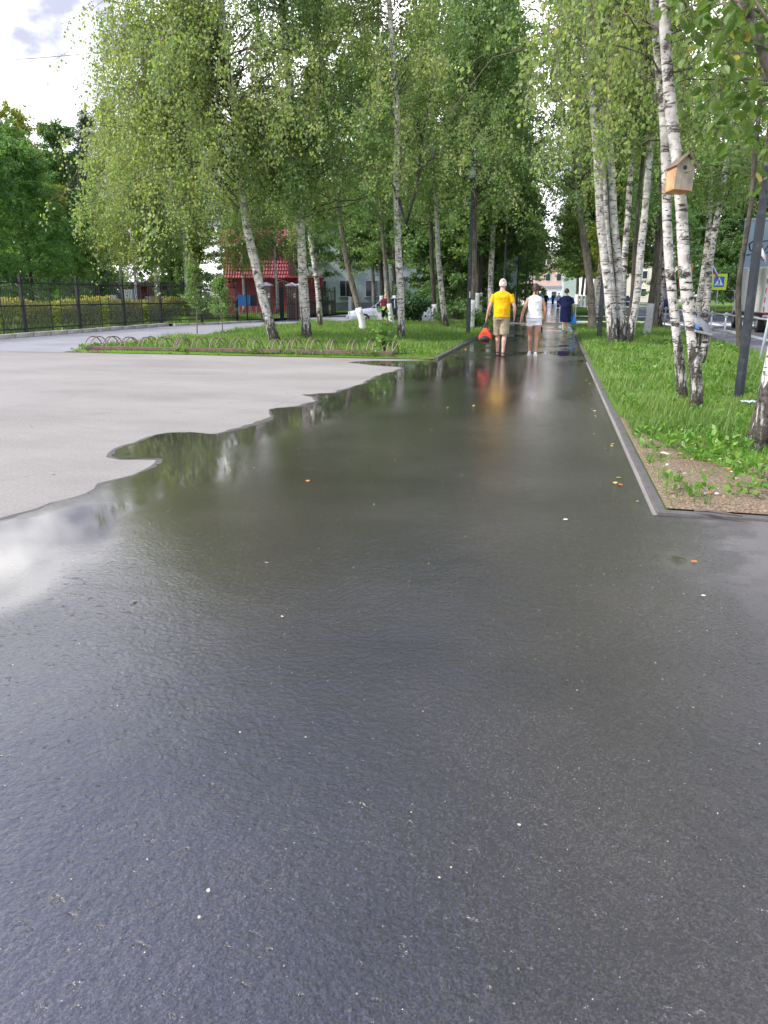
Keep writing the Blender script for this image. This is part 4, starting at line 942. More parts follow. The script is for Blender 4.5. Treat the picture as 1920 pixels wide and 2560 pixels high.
def weeds(name, label, poly, n, s, zf, seed, thin=None, hgt=.10):
    rg = np.random.default_rng(seed); xs = [p[0] for p in poly]; ys = [p[1] for p in poly]
    x = rg.uniform(min(xs), max(xs), n); y = rg.uniform(min(ys), max(ys), n); k_ = inpoly(poly, x, y) & (rg.random(n) < np.clip(.5+.5*clump(x, y, 2.2, seed), .05, 1))
    if thin is not None: k_ &= rg.random(n) < thin(x, y)
    x, y = x[k_], y[k_]; n = len(x); m_ = 9
    z = np.array([zf(a_, b_) for a_, b_ in zip(x, y)])
    P = np.repeat(np.stack([x, y, z], -1), m_, 0); A = rg.random(n*m_)*6.28; e = rg.uniform(.15, 1.1, n*m_)
    D = np.stack([np.cos(A)*np.cos(e), np.sin(A)*np.cos(e), np.sin(e)], -1)
    P = P+D*.02+np.array([0, 0, 1])*rg.uniform(0, hgt, n*m_)[:, None]
    V, F = leaf_arrays(rg, P, D, s*rg.uniform(.5, 1.25, n*m_), .26, .3)
    o_ = mo(name, mesh_np(name, V, F, M['weed'], np.repeat(rg.random(n*m_), 4))); tag(o_, label, 'weeds', None, 'stuff')
weeds('weeds', 'broad-leaved weeds and clover along the right kerb', [(.86, 5.4), (3.6, 5.35), (3.6, 16), (.86, 16)], 1500, .065, lawn_z, 21, lambda x, y: np.where(y < 8, .85, .4))
weeds('weeds', 'weeds growing through the bicycle rack', [(-12.2, 17.95), (-2.8, 17.8), (-2.8, 18.7), (-12.2, 19.1)], 330, .075, zi, 22, None, .08)
weeds('weeds', 'weeds scattered over the right verge further on', [(.95, 16), (4.7, 16), (4.7, 34), (.95, 34)], 500, .10, lawn_z, 23)
# tall thistle-like weed by the end of the rack
bush('tall broad-leaved weed at the right end of the bicycle rack', G(955, 893).x, G(955, 893).y+.25, .35, .95, 'weed', 170, .13, .03, 'weed_plant', 'weed')
# ------------------------------------------------------------------ built things
M['black'] = simple('black_iron', (.022, .023, .026), .5, .2, 8, spec=.5)
M['lamp'] = simple('graphite_paint', (.024, .031, .045), .38, .08, 4, spec=.5, dirt=(.07, .075, .08), dscale=6)
M['steel'] = simple('galvanised_steel', (.42, .44, .46), .45, .18, 9, metal=.35, dirt=(.25, .25, .26), dscale=8)
M['rust'] = simple('peeling_maroon_paint', (.15, .09, .075), .7, .2, 10, bump=.4, dirt=(.11, .06, .04), dscale=9)
M['rustpale'] = simple('pale_rusty_bar', (.27, .20, .16), .7, .2, 10, dirt=(.16, .09, .06), dscale=14)
M['glass'] = simple('lamp_glass', (.55, .60, .58), .15, .05, 3, spec=.8)
M['brick'] = simple('brown_brick', (.15, .10, .08), .9, .25, 14, bump=.5, bscale=60)
M['mortar'] = simple('mortar', (.24, .22, .20), .95, .15, 14)
M['cap'] = simple('pale_cap_metal', (.40, .37, .42), .5, .1, 5)
M['redtile'] = simple('red_roof_metal', (.44, .075, .105), .5, .16, 2.2, spec=.4, dirt=(.30, .06, .08), dscale=1.5)
M['redwall'] = simple('red_siding', (.40, .05, .075), .65, .14, 2, dirt=(.24, .05, .06), dscale=2)
M['whitewall'] = simple('white_render', (.62, .70, .72), .85, .06, 1.2, dirt=(.45, .50, .52), dscale=.8)
M['greybase'] = simple('grey_plinth', (.28, .29, .31), .85, .1, 2)
M['window'] = simple('window_glass', (.04, .05, .06), .08, .2, 1, spec=.9)
M['white'] = simple('white_paint', (.78, .78, .77), .5, .04, 4)
M['whitegrime'] = simple('grimy_white_paint', (.66, .65, .62), .55, .08, 2, dirt=(.42, .40, .37), dscale=2.2, streak=True)
M['bluepanel'] = simple('blue_board', (.03, .20, .52), .5, .1, 3)
M['pink'] = simple('pink_render', (.62, .42, .36), .85, .06, .8)
M['cream'] = simple('cream_render', (.62, .56, .47), .85, .06, .8)
M['wood'] = None

# black fence with hoops on top: one thing, posts rails bars hoops
fence = thing('iron_fence', 'long black iron fence with hoops on top in front of the hedge at the left', 'fence', (-18.42, 11.4, .12))
pst = [(-18.42, 11.4+3.35*i) for i in range(8)] + [(-17.55, 37.4), (-16.95, 40.6)]
post_me = MB().box((0, 0, 1.0), (.10, .10, 2.02), bev=.01).box((0, 0, 2.03), (.12, .12, .03)).mesh('post', M['black'])
hoop_me = MB().tube([(math.cos(math.pi*i/10)*.21, 0, math.sin(math.pi*i/10)*.23) for i in range(11)], .014, 5).mesh('hoop', M['black'])
hoop_s = MB().tube([(math.cos(math.pi*i/10)*.10, 0, math.sin(math.pi*i/10)*.13) for i in range(11)], .013, 5).mesh('small_hoop', M['black'])
def panel(root, a, b, first_hoops=True, H=1.72):
    a = Vector((a[0], a[1], 0))-Vector((root.location.x, root.location.y, 0)); b = Vector((b[0], b[1], 0))-Vector((root.location.x, root.location.y, 0))
    d = b-a; L = d.length; ang = math.atan2(d.y, d.x); u = d/L
    for zz in (.16, H*.55, H):
        c = a+d*.5; mo('rail', MB().box((0, 0, 0), (L-.07, .036, .045)).mesh('rail', M['black']), root, (c.x, c.y, zz), (0, 0, ang))
    mb = MB(); n = int(L/.135); lad = (.47, .66)
    for i in range(1, n):
        t_ = i/n; p = u*(L*t_)
        if lad[0] < t_ < lad[1]: continue
        mb.box((L*t_, 0, H*.5+.02), (.017, .017, H-.02))
        if i % 1 == 0: mb.box((L*(t_+.5/n), 0, .55), (.012, .012, 1.0)).add([(L*(t_+.5/n)-.014, 0, 1.05), (L*(t_+.5/n)+.014, 0, 1.05), (L*(t_+.5/n), .01, 1.12), (L*(t_+.5/n), -.01, 1.12)], [(0, 1, 2), (1, 0, 3)])
    for t_ in lad: mb.box((L*t_, 0, H*.5), (.02, .02, H-.02))
    for k_ in range(5): mb.tube([(L*lad[0]+.01, 0, .62+k_*.17), (L*lad[0]+.06, 0, .66+k_*.17), (L*lad[1]-.06, 0, .66+k_*.17), (L*lad[1]-.01, 0, .62+k_*.17)], .008, 4)
    o_ = mo('bars', mb.mesh('bars', M['black']), root, (a.x, a.y, 0), (0, 0, ang)); o_['kind'] = 'stuff'
    for k_, t_ in enumerate((.09, .22, .35, .57, .57, .57, .78, .91)):
        p = a+u*(L*t_); s = (1, 1, 1)
        if k_ == 4: mo('small_hoop', hoop_s, root, (p.x, p.y, H), (0, 0, ang), 1.3); continue
        if k_ == 5: mo('small_hoop', hoop_s, root, (p.x, p.y, H), (0, 0, ang), .6); continue
        mo('hoop', hoop_me, root, (p.x, p.y, H), (0, 0, ang))
for a, b in zip(pst[:-1], pst[1:]): panel(fence, a, b)
for p in pst: mo('post', post_me, fence, (p[0]+18.42, p[1]-11.4, -.05))
f2 = thing('iron_fence', 'short black iron fence right of the brick gate pillars', 'fence', (-16.4, 48.6, .02))
ps2 = [(-16.4, 48.6), (-16.35, 51.6), (-16.3, 54.6), (-16.3, 57.9)]
for a, b in zip(ps2[:-1], ps2[1:]): panel(f2, a, b)
for p in ps2: mo('post', post_me, f2, (p[0]+16.4, p[1]-48.6, 0))

# brick gate pillars, each brick course laid as single bricks on the faces one sees
bme = MB().box((0, 0, 0), (.24, .115, .066), bev=.006).mesh('brick', M['brick'])
def pillar(label, x, y, H=1.95, w=.60):
    root = thing('gate_pillar', label, 'pillar', (x, y, 0), R_(8))
    MB().box((0, 0, H/2), (w-.03, w-.03, H)).obj('core', M['mortar'], root)
    r = random.Random(int(x*10)); nz = int(H/.078)
    for k_ in range(nz):
        z = .04+k_*.078; off = .125 if k_ % 2 else 0
        for side_, (dx, dy, a) in enumerate(((0, -1, 0), (1, 0, math.pi/2))):
            for j in (-1, 0, 1):
                t_ = j*.25+(off-.06); 
                if abs(t_) > w/2-.06: continue
                px_ = dx*(w/2-.045)+(t_ if dx == 0 else 0); py_ = dy*(w/2-.045)+(t_ if dy == 0 else 0)
                mo('brick', bme, root, (px_, py_+0, z), (0, 0, a+r.uniform(-.01, .01)), (.95, 1, 1))
    mb = MB(); h = w/2+.06; mb.add([(-h, -h, H), (h, -h, H), (h, h, H), (-h, h, H), (-h, -h, H+.06), (h, -h, H+.06), (h, h, H+.06), (-h, h, H+.06), (0, 0, H+.22)],
       [(3, 2, 1, 0), (0, 1, 5, 4), (1, 2, 6, 5), (2, 3, 7, 6), (3, 0, 4, 7), (4, 5, 8), (5, 6, 8), (6, 7, 8), (7, 4, 8)])
    mb.obj('cap', M['cap'], root)
    MB().box((w/2-.12, -w/2-.005, H*.72), (.12, .012, .28)).obj('notice', M['white'], root)
    return root
pillar('brown brick gate pillar with pale pyramid cap, left of the arched gate', -16.1, 42.9)
pillar('brown brick gate pillar with pale pyramid cap, right of the arched gate', -15.25, 44.9)
pillar('brown brick pillar set back behind the right gate pillar', -15.35, 46.7)
gate = thing('iron_gate', 'arched wrought iron gate between the two brick pillars', 'gate', (-16.9, 41.9, 0), R_(55))
mb = MB(); Lg = 4.2
arc = lambda t_: 2.55-.95*t_**2.2
for i in range(33):
    t_ = i/32; 
    if i: mb.box((Lg*t_, 0, .12+(arc(t_)-.12)/2), (.016, .016, arc(t_)-.12))
o_ = mb.obj('bars', M['black'], gate); o_['kind'] = 'stuff'
MB().tube([(Lg*i/16, 0, arc(i/16)) for i in range(17)], .028, 6).obj('arched_rail', M['rustpale'], gate)
for zz in (.12, .95): MB().box((Lg/2, 0, zz), (Lg, .03, .035)).obj('rail', M['black'], gate)
for i in (0, 16): MB().box((Lg*i/16, 0, arc(i/16)/2), (.06, .06, arc(i/16))).obj('stile', M['black'], gate)
gd = thing('wicket_gate', 'solid dark metal wicket gate leaf beside the right brick pillar', 'gate', (-15.72, 44.35, 0), R_(62))
MB().box((0, 0, .95), (.34, .04, 1.85), bev=.01).obj('leaf_panel', M['black'], gd)
MB().tube([(math.cos(math.pi*i/10)*.30, 0, 1.88+math.sin(math.pi*i/10)*.34) for i in range(11)], .015, 5).obj('arch', M['rustpale'], gd)

# bicycle rack: long low frame with hoops
rack = thing('bicycle_rack', 'long low rusty maroon bicycle rack with rows of hoops along the lawn edge', 'bicycle rack', (-12.0, 18.28, .02), 0)
L_ = 8.35; ang = math.atan2(17.98-18.28, 8.2); rack.rotation_euler[2] = ang
hp = []
n = 0
for k_ in range(3):
    x0 = k_*2.79
    MB().box((x0+1.39, -.02, .10), (2.72, .06, .075), rx=R_(30*0), bev=.008).obj('base_rail', M['rust'], rack)
    MB().box((x0+1.39, .72, .05), (2.72, .04, .05)).obj('back_rail', M['rust'], rack)
    for e_ in (.03, 2.75): MB().box((x0+e_, .35, .06), (.045, .74, .045)).obj('cross_bar', M['rust'], rack)
hm = MB().tube([(0, .36-.37*math.cos(math.pi*i/12), .07+.29*math.sin(math.pi*i/12)) for i in range(13)], .014, 6).mesh('hoop', M['rustpale'])
for k_ in range(17):
    for q in (0, .13): mo('hoop', hm, rack, (.12+k_*.505+q, 0, 0), (R_(rl.uniform(-3, 3)), R_(rl.uniform(-6, 6)), R_(rl.uniform(-4, 4))))
for xx in (2.72, 5.5): mo('hoop', hm, rack, (xx, 0, 0))
# collapsed end hoop
MB().tube([(L_-.05, -.05, .09), (L_+.02, .02, .2), (L_+.06, .15, .30), (L_+.03, .25, .30), (L_-.04, .3, .18), (L_-.1, .2, .08)], .013, 6).obj('bent_hoop', M['rustpale'], rack)

# lamps
def lamp(label, x, y, H=6.0, r=.075, lantern=True, group=None):
    root = thing('street_lamp', label, 'street lamp', (x, y, 0), 0, group)
    MB().tube([(0, 0, -.05), (0, 0, .05), (0, 0, 2.4), (0, 0, 2.45), (0, 0, H-.62)], [r*1.05, r, r*.92, r*.82, r*.55], 8).obj('pole', M['lamp'], root, False)
    MB().tube([(0, 0, H-.66), (0, 0, H-.60), (0, 0, H-.56), (0, 0, H-.50)], [r*.6, .10, .13, .12], 14).obj('lantern_base', M['lamp'], root)
    MB().tube([(0, 0, H-.50), (0, 0, H-.18)], [.085, .105], 14).obj('glass', M['glass'], root, True)
    for k_ in range(4):
        a = k_*math.pi/2+.4; MB().tube([(.115*math.cos(a), .115*math.sin(a), H-.52), (.125*math.cos(a), .125*math.sin(a), H-.16)], .007, 5).obj('rod', M['steel'], root)
    MB().tube([(0, 0, H-.18), (0, 0, H-.155), (0, 0, H-.10)], [.30, .30, .14], 18).tube([(0, 0, H-.10), (0, 0, H-.04), (0, 0, H)], [.13, .13, .07], 14).obj('shade', M['lamp'], root)
    MB().box((0, -r*.93, .85), (.07, .014, .5), bev=.004).obj('service_hatch', M['lamp'], root)
    return root
p = G(1170, 842)
l1 = lamp('dark grey lamp post with glass lantern on the left edge of the path', p.x, p.y, 5.75)
MB().box((.03, -.07, 1.45), (.035, .012, .22)).obj('sticker', M['white'], l1)
p = G(1845, 1005); l2 = lamp('thick dark lamp post near the right edge, between the twin birch and the guard rail', p.x, p.y, 6.0, .064)
p = G(1497, 852); lamp('dark lamp post half hidden by the birch clump', p.x, p.y, 5.9, .075)
for i, (x, y) in enumerate([(-3.0, 46.5), (-3.0, 62.5), (-3.0, 80), (-3.0, 100)]): lamp('thin distant lamp post in the row on the left of the far path', x, y, 5.9, .075, group='distant lamp posts left of the path')

# guard rail: posts with flanged joints and two tubes
rail = thing('guard_rail', 'grey tubular guard rail with round flanges between the verge and the street', 'guard rail', (4.55, 36.0, 0))
rp = [G(1431, 806), G(1545, 812), G(1660, 824), G(1711, 840), G(1750, 849), G(1786, 858), G(1822, 866)]
rp = [Vector((.98, 41.2, 0)), Vector((2.75, 40.9, 0)), Vector((4.55, 40.2, 0)), Vector((4.62, 36, 0)), Vector((4.63, 33.2, 0)), Vector((4.62, 30.4, 0)), Vector((4.66, 28.2, 0)), Vector((4.72, 26.1, 0)), Vector((4.78, 24.3, 0)), Vector((4.76, 21.4, 0)), Vector((4.74, 18.6, 0)), Vector((4.74, 15.6, 0)), Vector((4.74, 12.6, 0))]
O3 = Vector((4.55, 36.0, 0))
for i, p in enumerate(rp):
    q = p-O3
    MB().tube([(q.x, q.y, 0), (q.x, q.y, .95)], .026, 8).obj('rail_post', M['steel'], rail, True)
    for zz in (.42, .88):
        MB().tube([(q.x, q.y-.05, zz), (q.x, q.y+.05, zz)], .062, 12).obj('flange', M['steel'], rail, False)
for a, b in zip(rp[:-1], rp[1:]):
    for zz in (.42, .88):
        MB().tube([a-O3+Vector((0, 0, zz)), b-O3+Vector((0, 0, zz))], .024, 8).obj('rail_tube', M['steel'], rail, True)
# leaning pale post in front of the rail (px 1590.. of the verge)
b = G(1899, 906)
pp = thing('sign_post', 'pale leaning round post in the grass at the right edge beside the guard rail', 'post', b)
MB().tube([(0, 0, -.05), (.10, 0, 1.2), (.27, .02, 3.2)], .033, 10).obj('pole', simple('pale_blue_paint', (.52, .58, .62), .5, .08, 5), pp, True)

# pedestrian crossing sign: yellow-green surround, blue square, white triangle, walking figure
M['signyellow'] = simple('fluorescent_yellow', (.62, .80, .02), .5, .03, 2)
M['signblue'] = simple('sign_blue', (.01, .16, .55), .45, .03, 2)
M['signwhite'] = simple('sign_white', (.82, .84, .84), .45, .02, 2)
M['signblack'] = simple('sign_black', (.01, .01, .012), .5, .02, 2)
M['signred'] = simple('sign_red', (.55, .02, .03), .5, .02, 2)
def poly_xz(pts, y, th=.004):
    mb = MB(); n_ = len(pts); mb.add([(p[0], y, p[1]) for p in pts]+[(p[0], y+th, p[1]) for p in pts], [tuple(range(n_)), tuple(range(2*n_-1, n_-1, -1))]+[(i, i+n_, (i+1) % n_+n_, (i+1) % n_) for i in range(n_)]); return mb
def crossing_sign(label, x, y, H, s=.9, rz=0):
    root = thing('crossing_sign', label, 'road sign', (x, y, 0), rz)
    MB().tube([(0, .02, 0), (0, .02, H)], .03, 8).obj('pole', M['whitegrime'], root, True)
    h = s/2; c = H-h; rr = .05
    def rnd_sq(hh, r_): 
        P = []
        for (cx, cz, a0) in ((hh-r_, hh-r_, 0), (-hh+r_, hh-r_, 90), (-hh+r_, -hh+r_, 180), (hh-r_, -hh+r_, 270)):
            for k_ in range(4): a = R_(a0+k_*30); P.append((cx+r_*math.cos(a), c+cz+r_*math.sin(a)))
        return P
    poly_xz(rnd_sq(h, .06), -.03, .03).obj('backing', M['signyellow'], root)
    poly_xz(rnd_sq(h*.66, .02), -.036, .005).obj('blue_square', M['signblue'], root)
    poly_xz([(-h*.56, c-h*.45), (h*.56, c-h*.45), (0, c+h*.56)], -.042, .005).obj('white_triangle', M['signwhite'], root)
    mb = MB(); q = h
    def bar(x0, z0, x1, z1, w):
        d = Vector((x1-x0, 0, z1-z0)).normalized(); n_ = Vector((-d.z, 0, d.x))*w/2
        P = [Vector((x0, 0, z0))+n_, Vector((x1, 0, z1))+n_, Vector((x1, 0, z1))-n_, Vector((x0, 0, z0))-n_]
        mb.add([(p.x*q, -.047, c+p.z*q) for p in P]+[(p.x*q, -.0425, c+p.z*q) for p in P], [(0, 1, 2, 3), (7, 6, 5, 4), (0, 4, 5, 1), (1, 5, 6, 2), (2, 6, 7, 3), (3, 7, 4, 0)])
    bar(.02, .20, .0, -.10, .13); bar(.0, -.08, .16, -.40, .08); bar(.0, -.08, -.17, -.40, .08); bar(.0, .16, .14, -.0, .05); bar(.02, .16, -.13, .02, .05); bar(.02, .32, .03, .24, .11)
    for k_ in range(-3, 4): bar(k_*.15-.03, -.42, k_*.15+.05, -.42, .05)
    mb.obj('walking_figure', M['signblack'], root)
    return root
crossing_sign('yellow bordered pedestrian crossing sign on a pale pole across the guard rail', 9.95, 54, 2.75, .98, R_(10)).location = (9.95, 54.0, 0)
s2 = thing('road_sign', 'second crossing sign above a round red ringed sign, half hidden behind the twin birch', 'road sign', (8.75, 60, 0), R_(8))
MB().tube([(0, .03, 0), (0, .03, 3.5)], .035, 8).obj('pole', M['steel'], s2)
poly_xz([(-.5, 2.62), (.5, 2.62), (.5, 3.6), (-.5, 3.6)], -.02, .02).obj('backing', simple('orange_yellow', (.75, .42, .03), .5, .03, 2), s2)
poly_xz([(-.4, 2.72), (.4, 2.72), (.4, 3.5), (-.4, 3.5)], -.026, .005).obj('blue_square', M['signblue'], s2)
poly_xz([(-.35, 2.78), (.1, 2.78), (-.25, 3.4)], -.032, .005).obj('white_triangle', M['signwhite'], s2)
circ = lambda r_, cz: [(r_*math.cos(i*math.pi/12), cz+r_*math.sin(i*math.pi/12)) for i in range(24)]
poly_xz(circ(.42, 2.15), -.02, .02).obj('red_ring', M['signred'], s2); poly_xz(circ(.30, 2.15), -.026, .005).obj('white_disc', M['signwhite'], s2)
poly_xz([(-.07, 1.98), (.02, 1.98), (.02, 2.32), (-.07, 2.32)], -.032, .005).obj('mark', M['signblack'], s2)

# billboard across the street with a tag sprayed on it
bb = thing('billboard', 'pale blue-grey billboard panel with black graffiti tag above the truck', 'billboard', (12.1, 58, 0), R_(-6)); bb.scale = (1.37, 1.37, 1.37)
MB().box((1.8, 0, 3.45), (3.9, .12, 2.35), bev=.02).obj('panel', simple('billboard_panel', (.26, .36, .42), .4, .06, .6, streak=True), bb)
MB().box((1.8, -.075, 4.58), (3.94, .06, .09)).obj('top_frame', simple('frame_grey', (.45, .5, .52), .5), bb)
MB().box((1.8, -.075, 2.33), (3.94, .06, .10)).obj('bottom_frame', simple('frame_grey2', (.48, .54, .55), .5), bb)
for xx in (.9, 2.9): MB().box((xx, .15, 1.2), (.18, .18, 2.4)).obj('leg', M['steel'], bb)
def stroke(pts, w=.035): return MB().tube([(p[0], -.066, p[1]) for p in pts], (w), 5)
gx, gz = .05, 2.52
for P in ([(.12, .62), (.08, .80), (.22, .92), (.42, .86), (.36, .62), (.2, .52), (.12, .62)], [(.42, .80), (.56, .86), (.60, .70), (.46, .62), (.36, .72)], [(.40, .88), (.95, .95), (.62, .38), (.98, .52)], [(.04, .36), (.30, .42), (.22, .12), (.34, .16)], [(.28, .60), (.44, .34), (.74, .22)], [(.60, .50), (.72, .14), (.80, .16)]):
    stroke([(gx+a*1.15, gz+b*1.15) for a, b in P]).obj('graffiti_stroke', M['signblack'], bb, True)

# flags
def flag(label, x, y, z, cols, rz=0):
    root = thing('flag', label, 'flag', (x, y, 0), rz)
    MB().tube([(0, 0, 0), (0, 0, z+.5)], .025, 6).obj('pole', M['steel'], root)
    for i, c in enumerate(cols):
        mb = MB(); n_ = 8
        V = []; 
        for k_ in range(n_+1):
            yy = .06*math.sin(k_*.9); V += [(k_*.07+i*.16*.2, yy, z-k_*.10-i*.16), (k_*.07+(i+1)*.16*.2, yy, z-k_*.10-(i+1)*.16)]
        mb.add(V, [(2*k_, 2*k_+1, 2*k_+3, 2*k_+2) for k_ in range(n_)]); ob_ = mb.obj(('white_stripe', 'blue_stripe', 'red_stripe')[i], c, root, True)
        md = ob_.modifiers.new('s', 'SOLIDIFY'); md.thickness = .006
flag('white blue and red flag hanging between the forked birches', 9.0, 52.5, 3.55, [M['signwhite'], simple('flag_blue', (.12, .2, .62), .6), M['signred']])
flag('pale drooping flag behind the slim dark trunk at the right', 9.4, 43.0, 4.15, [M['signwhite'], M['signwhite'], simple('flag_pink', (.7, .4, .4), .6)])

# bus stop advertising box and a white-topped thing behind the slanting tree
ad = thing('advert_box', 'dark blue advertising light box across the street behind the slanting tree', 'advertising box', (9.2, 73, 0), R_(8))
MB().box((0, 0, 1.35), (1.9, .25, 2.2), bev=.03).obj('case', simple('advert_blue', (.02, .035, .12), .4), ad)
MB().box((.1, -.135, 1.5), (1.4, .02, 1.5)).obj('poster', simple('advert_poster', (.05, .08, .22), .3, .3, 2), ad)
poly_xz([(-.05+.42*math.cos(i*math.pi/10), 1.62+.5*math.sin(i*math.pi/10)) for i in range(20)], -.152, .006).obj('printed_face', simple('print_skin', (.5, .36, .3), .5, .3, 4), ad)
MB().box((-.98, 0, 1.35), (.08, .3, 2.3)).obj('side_frame', M['white'], ad); MB().box((0, 0, .12), (1.2, .4, .24)).obj('foot', M['black'], ad)

# ------------------------------------------------------------------ red house with tiled mansard roof
house = thing('red_house', 'red house with steep red metal tile roof behind the fence gate', 'house', (-22.3, 57.5, 0), R_(14))
MB().box((0, 3, 1.45), (4.9, 6, 2.9)).obj('wall', M['redwall'], house)
for k_ in range(14): MB().box((0, -.012, .2+k_*.2), (4.92, .03, .17)).obj('siding_board', M['redwall'], house)
def tilerow(x0, x1, xa, xb, y0, z0, y1, z1, name='tile_row'):
    """one corrugated course; x0..x1 at the bottom, xa..xb at the top"""
    n_ = int((x1-x0)/.10)*2; V = []; 
    for i in range(n_+1):
        t_ = i/n_; w_ = .022*math.sin(t_*n_*math.pi/2*1.0)
        V.append((x0+(x1-x0)*t_, y0-.045-w_, z0)); V.append((xa+(xb-xa)*t_, y1-w_*.6, z1)); V.append((x0+(x1-x0)*t_, y0, z0-.01))
    F = []
    for i in range(n_): a = 3*i; F += [(a, a+3, a+4, a+1), (a+2, a+5, a+3, a)]
    return MB().add(V, F).obj(name, M['redtile'], house, False)
# lower steep slope z 2.9..5.0, upper slope 5.0..6.3 ; narrow at its waist
rows = 9
for k_ in range(rows):
    t0, t1 = k_/rows, (k_+1)/rows
    tilerow(-2.5+.25*t0, 2.5-.25*t0, -2.5+.25*t1, 2.5-.25*t1, -.38+.35*t0, 2.75+2.35*t0, -.38+.35*t1, 2.75+2.35*t1)
for k_ in range(6):
    t0, t1 = k_/6, (k_+1)/6
    tilerow(-2.75+.1*t0, 2.75-.1*t0, -2.75+.1*t1, 2.75-.1*t1, -.35+1.6*t0, 5.0+1.25*t0, -.35+1.6*t1, 5.0+1.25*t1)
MB().add([(-2.5, -.33, 2.76), (2.5, -.33, 2.76), (2.25, .02, 5.1), (-2.25, .02, 5.1), (-2.5, 6.3, 2.76), (2.5, 6.3, 2.76), (2.25, 6.0, 5.1), (-2.25, 6.0, 5.1)], [(0, 1, 2, 3), (1, 5, 6, 2), (5, 4, 7, 6), (4, 0, 3, 7), (3, 2, 6, 7), (1, 0, 4, 5)]).obj('roof_side', M['redtile'], house)
MB().add([(-2.75, -.3, 5.0), (2.75, -.3, 5.0), (2.65, 1.3, 6.25), (-2.65, 1.3, 6.25), (2.65, 4.6, 6.25), (-2.65, 4.6, 6.25), (2.75, 6.3, 5.0), (-2.75, 6.3, 5.0)], [(0, 1, 2, 3), (3, 2, 4, 5), (5, 4, 6, 7), (1, 6, 4, 2), (0, 3, 5, 7), (1, 0, 7, 6)]).obj('upper_roof', M['redtile'], house)
MB().box((0, -.42, 5.02), (5.6, .06, .12)).obj('eaves_board', M['white'], house); MB().box((0, -.42, 2.72), (5.1, .06, .07)).obj('gutter', M['redwall'], house)
MB().box((3.6, 2, 1.35), (2.5, 4, 2.7)).obj('annexe', M['redwall'], house)
for k_ in range(13): MB().box((3.6, -.012, .2+k_*.2), (2.52, .03, .17)).obj('siding_board', M['redwall'], house)
MB().box((3.6, 1.7, 2.78), (2.8, 4.6, .12)).obj('annexe_roof', M['redtile'], house)
# painted blue play panels and a black bin in front of the house
for i, (px_, Y_, w_, h_, lab, mt) in enumerate([(609, 50, .9, .72, 'blue painted play panel before the red house, left of the leaning birch', 'bluepanel'), (633, 50.6, .42, .72, 'narrow black bin right of the blue panel by the gate', 'black'), (383, 47, .95, .62, 'low bright blue bin behind the hedge', 'bluepanel'), (322, 46, .75, 1.05, 'white and blue playground board behind the weeping birches', 'white'), (283, 46, .5, .7, 'small white notice board behind the hedge', 'white')]):
    p_ = at(px_, 742, Y_); r_ = thing('play_panel' if i != 2 else 'bin', lab, 'play panel' if i != 2 else 'bin', (p_.x, Y_, 0), R_(14))
    MB().box((0, 0, 1.0+h_/2-.25), (w_, .08, h_), bev=.02).obj('board', M[mt], r_)
    if mt == 'white': MB().box((w_*.5, -.01, 1.0+h_/2-.25), (.16, .12, h_+.06)).obj('blue_edge', M['bluepanel'], r_)
    for sx in (-1, 1): MB().box((sx*w_*.4, .02, .45), (.07, .07, .9)).obj('leg', M['steel'], r_)
p_ = at(340, 735, 49); shed = thing('shed', 'low dark red shed with brown roof behind the weeping birches', 'shed', (p_.x, 50, 0), R_(14))
MB().box((0, 1, 1.0), (3.2, 2.2, 2.0)).obj('wall', simple('dark_red_wall', (.16, .03, .03), .7), shed); MB().box((0, 1, 2.15), (4.2, 3, .35), bev=.05).obj('roof', simple('brown_roof', (.075, .05, .04), .8), shed)
# ------------------------------------------------------------------ long white building behind the wood
wbd = thing('white_building', 'long pale blue-white two-storey building behind the trees', 'building', (-26.5, 74.0, 0), R_(9))
Lb = 23
MB().box((Lb/2, 5, 4.3), (Lb, 10, 7.2)).obj('wall', M['whitewall'], wbd)
MB().box((Lb/2, 4.99, .4), (Lb+.1, 10.1, .8)).obj('plinth', M['greybase'], wbd)
MB().box((Lb/2, 5, 8.05), (Lb+.8, 10.8, .3)).obj('roof_slab', M['greybase'], wbd)
for k_ in range(9):
    for z in (2.1, 5.3):
        x = 1.6+k_*2.5
        fr = MB().box((x, -.03, z), (1.3, .12, 1.6)).obj('window', M['white'], wbd)
        MB().box((x, -.10, z), (1.12, .03, 1.42)).obj('pane', M['window'], fr)
        MB().box((x, -.12, z), (.05, .03, 1.42)).obj('mullion', M['white'], fr)
        MB().box((x, -.10, z-.86), (1.5, .2, .06)).obj('sill', M['greybase'], fr)
# end of the street: pink and white blocks
def block(label, x, y, w, d, h, wall, rows_, cols_, rz=0, band=None):
    root = thing('building', label, 'building', (x, y, 0), rz)
    MB().box((0, d/2, h/2), (w, d, h)).obj('wall', M[wall], root); MB().box((0, d/2, h+.2), (w+.6, d+.6, .4)).obj('roof', M['greybase'], root)
    for r in range(rows_):
        for c in range(cols_):
            xx = -w/2+w*(c+.5)/cols_; zz = h*(r+.55)/rows_
            fr = MB().box((xx, -.02, zz), (w/cols_*.5, .1, h/rows_*.5)).obj('window', M['white'], root); MB().box((xx, -.08, zz), (w/cols_*.42, .04, h/rows_*.42)).obj('pane', M['window'], fr)
    if band: MB().box((0, -.12, h*.28), (w*.96, .2, .5)).obj('sign_band', M[band], root)
    return root
block('pink three-storey building closing the far end of the path', -6, 196, 20, 12, 11, 'pink', 3, 8)
block('cream building right of the pink one at the far end', 20, 198, 22, 12, 12, 'cream', 3, 9)
block('low white kiosk with blue band at the far end of the path', -.6, 168, 6.5, 4, 3.0, 'white', 1, 3, 0, 'bluepanel')
